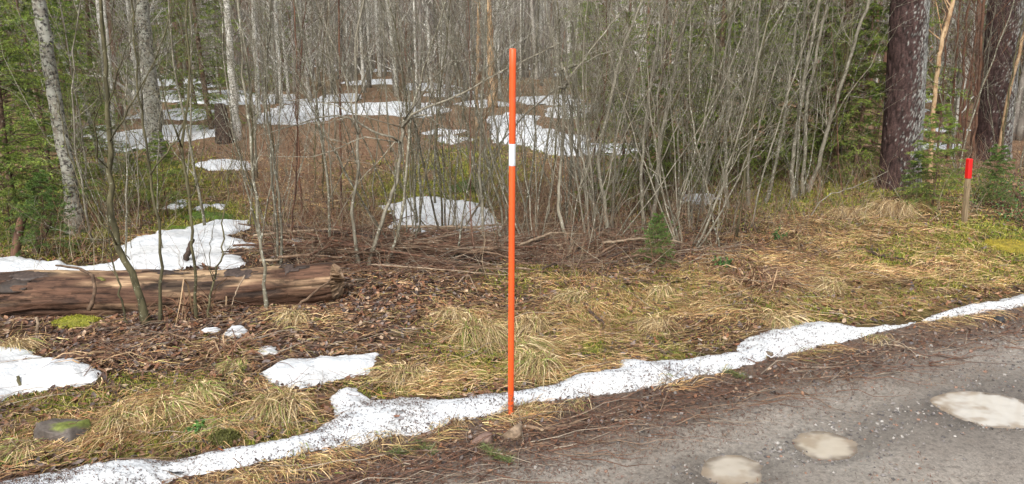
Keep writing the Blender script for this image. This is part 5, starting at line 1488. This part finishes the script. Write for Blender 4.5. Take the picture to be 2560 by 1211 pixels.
def stick(pts, w, label, mat='deadbark', name='fallen_branch', cat='branch', up=.0, n=7, S=16, tap=.5, lift=None, twigs=0, Yd=None):
    """a stick lying on the ground, following photo points"""
    q = []
    for k, p_ in enumerate(pts):
        if Yd is not None:
            q.append(list(at(p_[0], p_[1], Yd[k]))); continue
        x, y, z = [float(v) for v in gp(p_[0], p_[1])]
        q.append([x, y, z + (p_[2] if len(p_) > 2 else 0)])
    Y0 = q[0][1]
    P = resample(np.array(q), S); P[:, 2] += rpx(w, Y0) * .8 + up
    P[1:-1] += RS.normal(0, rpx(w, Y0) * .3, (S - 2, 3))
    R = lin(rpx(w, Y0), rpx(w * tap, Y0), S) * RS.uniform(.85, 1.15, S)
    loc = P[0].copy()
    V, Fq = tubes(P, R, n)
    if twigs:
        B = Buf(); B.add(V, Fq)
        st, d, L, r = sprout(P[None], R[None], twigs, .2, 1, (25, 60), (.1, .3), .5, .05)
        P1, R1 = grow(st, d, L, r, 5, .1); V, Fq = tubes(P1, R1, 4, False); B.add(V, Fq)
        o = B.build(name, M[mat], None, True, loc)
    else:
        o = mk(name, V, Fq, M[mat], None, True, None, loc)
    return tag(o, label, cat)
M['pale_wood'] = mat_bark('pale_dead_wood', (.18, .13, .085), (.38, .29, .20), (.2, .15, .1), 20, (1, 1, 1), lich=.66)
M['dark_wet'] = mat_bark('dark_wet_wood', (.035, .025, .02), (.09, .06, .045), (.2, .18, .16), 20, (1, 1, 1), lich=.68)
stick([(1295, 1068), (1340, 1078), (1395, 1074), (1440, 1060), (1466, 1046)], 16, 'curved bare stick lying right of the stake foot', 'deadbark', tap=.7)
stick([(1462, 1032), (1500, 1034), (1545, 1031)], 9, 'short dark bark piece at the road edge right of the curved stick', 'dark_wet')
stick([(830, 783), (852, 770)], 9, 'short pale wood splinter lying on leaves before the log end', 'pale_wood', tap=.8)
stick([(1082, 778), (1122, 803)], 7, 'pale straight splinter in the grass behind the tall tussock', 'pale_wood', tap=.7)
stick([(1462, 768), (1480, 790), (1510, 815)], 16, 'black rotten bark strip lying in the straw of the bank', 'dark_wet')
stick([(1625, 865), (1650, 880), (1668, 895)], 15, 'dark wet bark piece just above the snow strip', 'dark_wet')
stick([(2165, 630), (2200, 645), (2262, 652)], 12, 'dark broken branch lying across the right bank', 'dark_wet')
stick([(2350, 726), (2372, 716), (2374, 700, .03)], 5, 'small hooked pale twig on the right bank', 'pale_wood')
stick([(2210, 862), (2250, 868), (2292, 874)], 8, 'pale twig on the gravel below the snow strip at right', 'pale_wood')
stick([(2235, 862), (2262, 842)], 7, 'second pale twig crossing the first on the gravel at right', 'pale_wood')
stick([(1740, 960), (1790, 978), (1815, 1000)], 6, 'thin grey stick on the road below the snow strip', 'dark_wet')
stick([(640, 858), (560, 865), (470, 858)], 6, 'brown twig lying among leaves left of the medium snow patch')
stick([(650, 1095), (700, 1085), (720, 1068)], 4, 'thin twig lying on the bottom snow strip', 'dark_wet')
stick([(735, 1150), (748, 1185), (755, 1240)], 10, 'grey forked twig at the bottom edge left of centre', 'dark_wet', twigs=4)
stick([(620, 1210), (690, 1190), (735, 1170)], 6, 'thin dark stick near the bottom edge', 'dark_wet', twigs=2)
stick([(1030, 1130), (1100, 1160), (1180, 1150), (1240, 1135)], 4, 'wiry brown twig lying between the pine sprigs', 'deadbark', twigs=4)
stick([(1140, 715), (1170, 700, .05), (1200, 745)], 5, 'bent pale twig left of the stake below the branch pile', 'pale_wood')
stick([(612, 690), (590, 730), (580, 765)], 5, 'dead twig leaning on the log right half', 'pale_wood', Yd=[4.72, 4.66, 4.55])
stick([(222, 780), (238, 755), (243, 725), (236, 700), (215, 682), (180, 672), (140, 668)], 15, 'dark arched branch hooked over the log', 'deadbark', Yd=[4.55, 4.6, 4.62, 4.68, 4.78, 4.85, 4.92])
stick([(745, 768), (785, 735), (828, 700)], 11, 'brown stick propped by the broken log end', 'deadbark', Yd=[4.6, 4.72, 4.84])
stick([(600, 800), (700, 780), (780, 800)], 7, 'brown twig lying in front of the log end')
stick([(1290, 672), (1350, 680)], 8, 'short grey branch stub lying right of the stake', 'pale_wood')
# the pile of branches behind the verge: each branch of its own
PL = 'branches of the pile behind the verge'
pl_lab = ['long brown dead branch lying in the pile left of the stake']
for k in range(70):
    cx = random.uniform(860, 1270) if k < 40 else random.uniform(720, 900) if k < 58 else random.uniform(1300, 1650); cy = random.uniform(598, 688)
    L = random.uniform(60, 190); a = random.gauss(.12, .22)
    if k >= 58: a = random.gauss(-.1, .4); L *= .6
    z0, z1 = random.uniform(0, .14), random.uniform(0, .16)
    mt_ = random.choice(['deadbark', 'deadbark', 'dark_wet', 'redbark', 'pale_wood'])
    tn = {'deadbark': 'brown', 'dark_wet': 'dark wet', 'redbark': 'reddish', 'pale_wood': 'pale'}[mt_]
    lb_ = ('long ' if L > 120 else 'short ') + tn + (' branch high in the pile ' if cy < 640 else ' branch low in the pile ' if k < 58 else ' branch on the ground ') + where(cx)
    nt_ = random.choice([0, 4, 5, 7])
    if lb_ in SEEN: lb_ = ('twiggy ' if nt_ else 'bare ') + lb_
    SEEN.add(lb_)
    stick([(cx - L * cos(a), cy - L * sin(a) * .5, z0), (cx, cy + random.uniform(-8, 8), (z0 + z1) / 2 + random.uniform(-.02, .05)), (cx + L * cos(a), cy + L * sin(a) * .5, z1)], random.uniform(5, 12),
          lb_, mt_, twigs=nt_)['group'] = PL if k < 58 else 'branches under the right thicket'
# standing stubs and snags
def stub(pix, wb, wt, label, mat, Y=None, name='stub', cat='stump'):
    P = stem_path(pix, Y, 0, 14, jig=.003)
    R = lin(rpx(wb, P[0, 1]), rpx(wt, P[0, 1]), 14)
    V, Fq = tubes(P, R, 9); o = mk(name, V, Fq, M[mat], None, True, None, P[0]); tag(o, label, cat)
stub([(38, 672), (40, 620), (52, 560), (58, 545)], 22, 20, 'reddish broken stub standing behind the log at the left edge', 'redbark', 5.9)
stub([(85, 672), (95, 610), (125, 555), (148, 510)], 20, 11, 'leaning grey brown snag behind the log right of the red stub', 'deadbark', 6.0)
stub([(455, 668), (468, 640), (478, 605), (482, 600)], 18, 14, 'dark crooked snag rising over the log from the snow', 'dark_wet', 5.7)
stub([(45, 985), (48, 962), (44, 940)], 13, 11, 'small cut stub with mossy bark in the left snow patch', 'olive')
stub([(85, 838), (95, 812), (92, 795)], 12, 10, 'little broken stub under the log at the left', 'pale_wood')
stub([(378, 772), (380, 742)], 9, 8, 'pale cut stub between the olive sapling feet', 'pale_wood')
stub([(2560, 520), (2545, 490), (2530, 470)], 14, 8, 'brown bent dead stem at the right edge of the wood', 'redbark')
stub([(562, 352), (556, 318), (552, 285), (550, 262)], 46, 26, 'dark rotten stump with roots beside the bright white birch', 'dark_wet', 13.3)
stub([(1003, 640), (995, 610)], 12, 9, 'short snag at the lower edge of the large snow patch', 'redbark')
stub([(1150, 610), (1125, 590)], 13, 9, 'broken reddish branch end at the foot of the large snow patch', 'redbark')

# leafy dwarf shrubs and green sprigs
def dwarf(px, py, n, hgt, spread, label, col=((.05, .12, .03), (.08, .16, .04)), seed=0, name='dwarf_shrub', ls=(.009, .015)):
    x, y, z = [float(v) for v in gp(px, py)]
    a = RS.uniform(0, 2 * pi, n); e = RS.uniform(.5, 1.3, n)
    D = np.stack([np.cos(a) * np.cos(e), np.sin(a) * np.cos(e), np.sin(e)], -1)
    st = np.stack([RS.normal(0, spread * .4, n), RS.normal(0, spread * .4, n), np.zeros(n)], -1)
    Pp, Rr = grow(st, D, RS.uniform(.5, 1, n) * hgt, np.full(n, .0013), 6, .1, 0)
    root = empty(name, (x, y, z), label, 'shrub')
    V, Fq = tubes(Pp, Rr, 3, False); tag(mk('stems', V, Fq, M['deadbark'], root), kind='stuff')
    i = np.repeat(np.arange(n), 9); k = RS.randint(1, 6, len(i)); P = Pp[i, k] + RS.normal(0, .004, (len(i), 3))
    V, Fq, C = leaves(P, ls, palette(len(P), col), .8)
    tag(mk('leaves', V, Fq, M['litter'], root, False, C), kind='stuff')
dwarf(1625, 612, 26, .22, .10, 'small green leafy lingonberry shrub beside the young spruce')
dwarf(1655, 598, 22, .24, .10, 'upper leafy sprig behind the lingonberry shrub at the young spruce')
dwarf(1945, 605, 12, .14, .05, 'little green sprout on the bank left of the pine mound')
dwarf(1805, 672, 14, .10, .05, 'green bilberry sprout above the dead ferns on the bank')
dwarf(2510, 505, 70, .35, .3, 'glossy green bushy shrub at the right edge behind the post')
dwarf(2560, 560, 60, .3, .3, 'dark green low shrub in the right corner of the wood')
dwarf(490, 1085, 8, .04, .04, 'tiny bright green clover sprouts in the bottom left moss', ((.09, .19, .04), (.07, .15, .04)))
def dead_fern(px, py, n, hgt, label, seed):
    x, y, z = [float(v) for v in gp(px, py)]
    a = RS.uniform(0, 2 * pi, n); D = np.stack([np.cos(a), np.sin(a), 0 * a], -1)
    P = np.stack([x + RS.normal(0, .07, n), y + RS.normal(0, .05, n), np.full(n, z)], -1)
    V, Fq, C = ribbons(P, D, RS.uniform(.12, .3, n), RS.uniform(.004, .011, n), palette(n, [(.17, .085, .045), (.10, .05, .03), (.34, .23, .13)]), hgt * .45, 5, .5)
    V = V - [x, y, z]
    o = mk('dead_fern', V, Fq, M['straw'], None, True, C); o.location = (x, y, z); tag(o, label, 'dead fern')
dead_fern(1915, 722, 130, .5, 'collapsed brown fern clump on the right bank', 1)
dead_fern(1860, 700, 80, .4, 'smaller brown fern clump left of the large collapsed one', 2)
dead_fern(480, 782, 60, .9, 'brown withered leaves caught on stems against the log', 3)
dead_fern(2540, 540, 70, .5, 'rusty dead fern at the right edge', 4)
dead_fern(560, 880, 70, .35, 'brown withered clump above the medium snow patch', 5)
dead_fern(240, 905, 40, .3, 'brown withered stalks at the tip of the left snow patch', 6)

def pine_sprig(px, py, label, k):
    x, y, z = [float(v) for v in gp(px, py)]
    root = empty('pine_sprig', (x, y, z), label, 'pine sprig')
    a0 = RS.uniform(0, 6.28); P = np.array([[.06 * t * cos(a0), .06 * t * sin(a0), .012 + .012 * t] for t in np.linspace(-1, 1, 6)])
    V, Fq = tubes(P, np.full(6, .002), 5); mk('twig', V, Fq, M['deadbark'], root)
    n = 150; i = RS.randint(1, 6, n); a = RS.uniform(0, 2 * pi, n); e = RS.uniform(.05, .9, n)
    D = np.stack([np.cos(a) * np.cos(e), np.sin(a) * np.cos(e), np.sin(e)], -1); s = P[i] + RS.normal(0, .006, (n, 3)); W_ = unit(np.cross(D, RS.normal(0, 1, (n, 3)))) * .0009
    V = np.stack([s - W_, s + W_, s + D * RS.uniform(.03, .055, (n, 1))], 1).reshape(-1, 3)
    tag(mk('needles', V, np.arange(3 * n).reshape(-1, 3), M['spruce'], root, False, np.repeat(palette(n, [(.10, .15, .04), (.16, .19, .06), (.07, .11, .03)]), 3, 0)), kind='stuff')
for k, (px, py, lb) in enumerate([(1068, 1130, 'fresh green pine sprig lying on the needle litter below the snow strip'), (1012, 1138, 'smaller green pine sprig left of the fresh one'), (1215, 1132, 'faded green pine sprig right under the flat stone'), (1250, 1152, 'pale sprig of pine needles at the road edge below the stake'), (1845, 945, 'lone green sprig on the road edge far right of the stake')]):
    pine_sprig(px, py, lb, k)

# larger single dead leaves and bits
def big_leaf(px, py, s, col, label, snow=False):
    x, y, z = [float(v) for v in gp(px, py)]
    zs = float(snow_top(np.array([x]), np.array([y]))[0])
    z = zs if zs > -5 else z
    V, Fq, C = leaves(np.zeros((1, 3)), (s, s * 1.01), np.array([col]), .35, .004)
    o = mk('dead_leaf', V, Fq, M['litter'], None, True, C); o.location = (x, y, z)
    return tag(o, label, 'dead leaf')
BLF = [(935, 1000, .018, (.16, .13, .12), 'grey brown leaf on the upper edge of the widest snow part'), (993, 1067, .017, (.17, .08, .05), 'brown leaf lying in the middle of the snow strip'), (1187, 1006, .013, (.4, .26, .14), 'tan leaf on the snow strip near the stake'),
       (553, 1146, .018, (.38, .12, .04), 'orange brown leaf on the bottom snow strip'), (30, 1098, .02, (.42, .12, .03), 'bright orange leaf in the bottom left grass'), (50, 1132, .022, (.4, .2, .11), 'tan orange curled leaf at bottom left'),
       (180, 1108, .02, (.34, .16, .1), 'reddish tan leaf by the mossy stone'), (355, 1070, .021, (.36, .26, .22), 'pinkish pale leaf in the bottom left bank'), (270, 1122, .024, (.08, .08, .09), 'dark grey leaf low in the bottom left bank'),
       (517, 1115, .030, (.05, .05, .055), 'black leaf standing on the edge of the bottom snow strip'), (440, 1190, .035, (.02, .02, .024), 'black curled leaf on the snow at the bottom edge'), (440, 1128, .028, (.06, .06, .065), 'dark leaf between moss and bottom snow strip'),
       (80, 1160, .034, (.07, .07, .08), 'large slate dark leaf at the bottom left corner'), (1045, 973, .02, (.17, .17, .18), 'bluish grey leaf above the snow strip'), (1080, 888, .022, (.5, .48, .44), 'whitish leaf right of the medium snow patch'),
       (985, 880, .024, (.12, .12, .13), 'grey wet leaf behind the low brown tussock'), (1000, 752, .026, (.55, .47, .38), 'pale torn leaf below the branch pile'), (950, 865, .018, (.4, .3, .22), 'tan leaf standing right of the medium patch tip'),
       (1415, 838, .024, (.5, .44, .36), 'pale leaf in the straw right of the stake'), (1750, 853, .018, (.55, .52, .47), 'small white leaf on the right bank'), (2005, 795, .02, (.5, .45, .38), 'pale leaf just above the right snow strip'),
       (2135, 738, .032, (.06, .045, .04), 'dark crumpled leaf on the right bank'), (2280, 715, .026, (.07, .065, .07), 'slate leaf high on the right bank'), (490, 780, .02, (.4, .22, .14), 'tan leaf at the foot of the kinked olive sapling'),
       (1795, 712, .018, (.3, .22, .16), 'brown leaf beside the dead ferns'), (1535, 936, .014, (.1, .08, .07), 'dark leaf on the snow strip right of the stake')]
for a_ in BLF: big_leaf(*a_)

# models that no spot asked for are taken out again
for o in [o for o in SC.objects if o.get('label') == 'x']:
    for c in list(o.children): bpy.data.objects.remove(c)
    bpy.data.objects.remove(o)
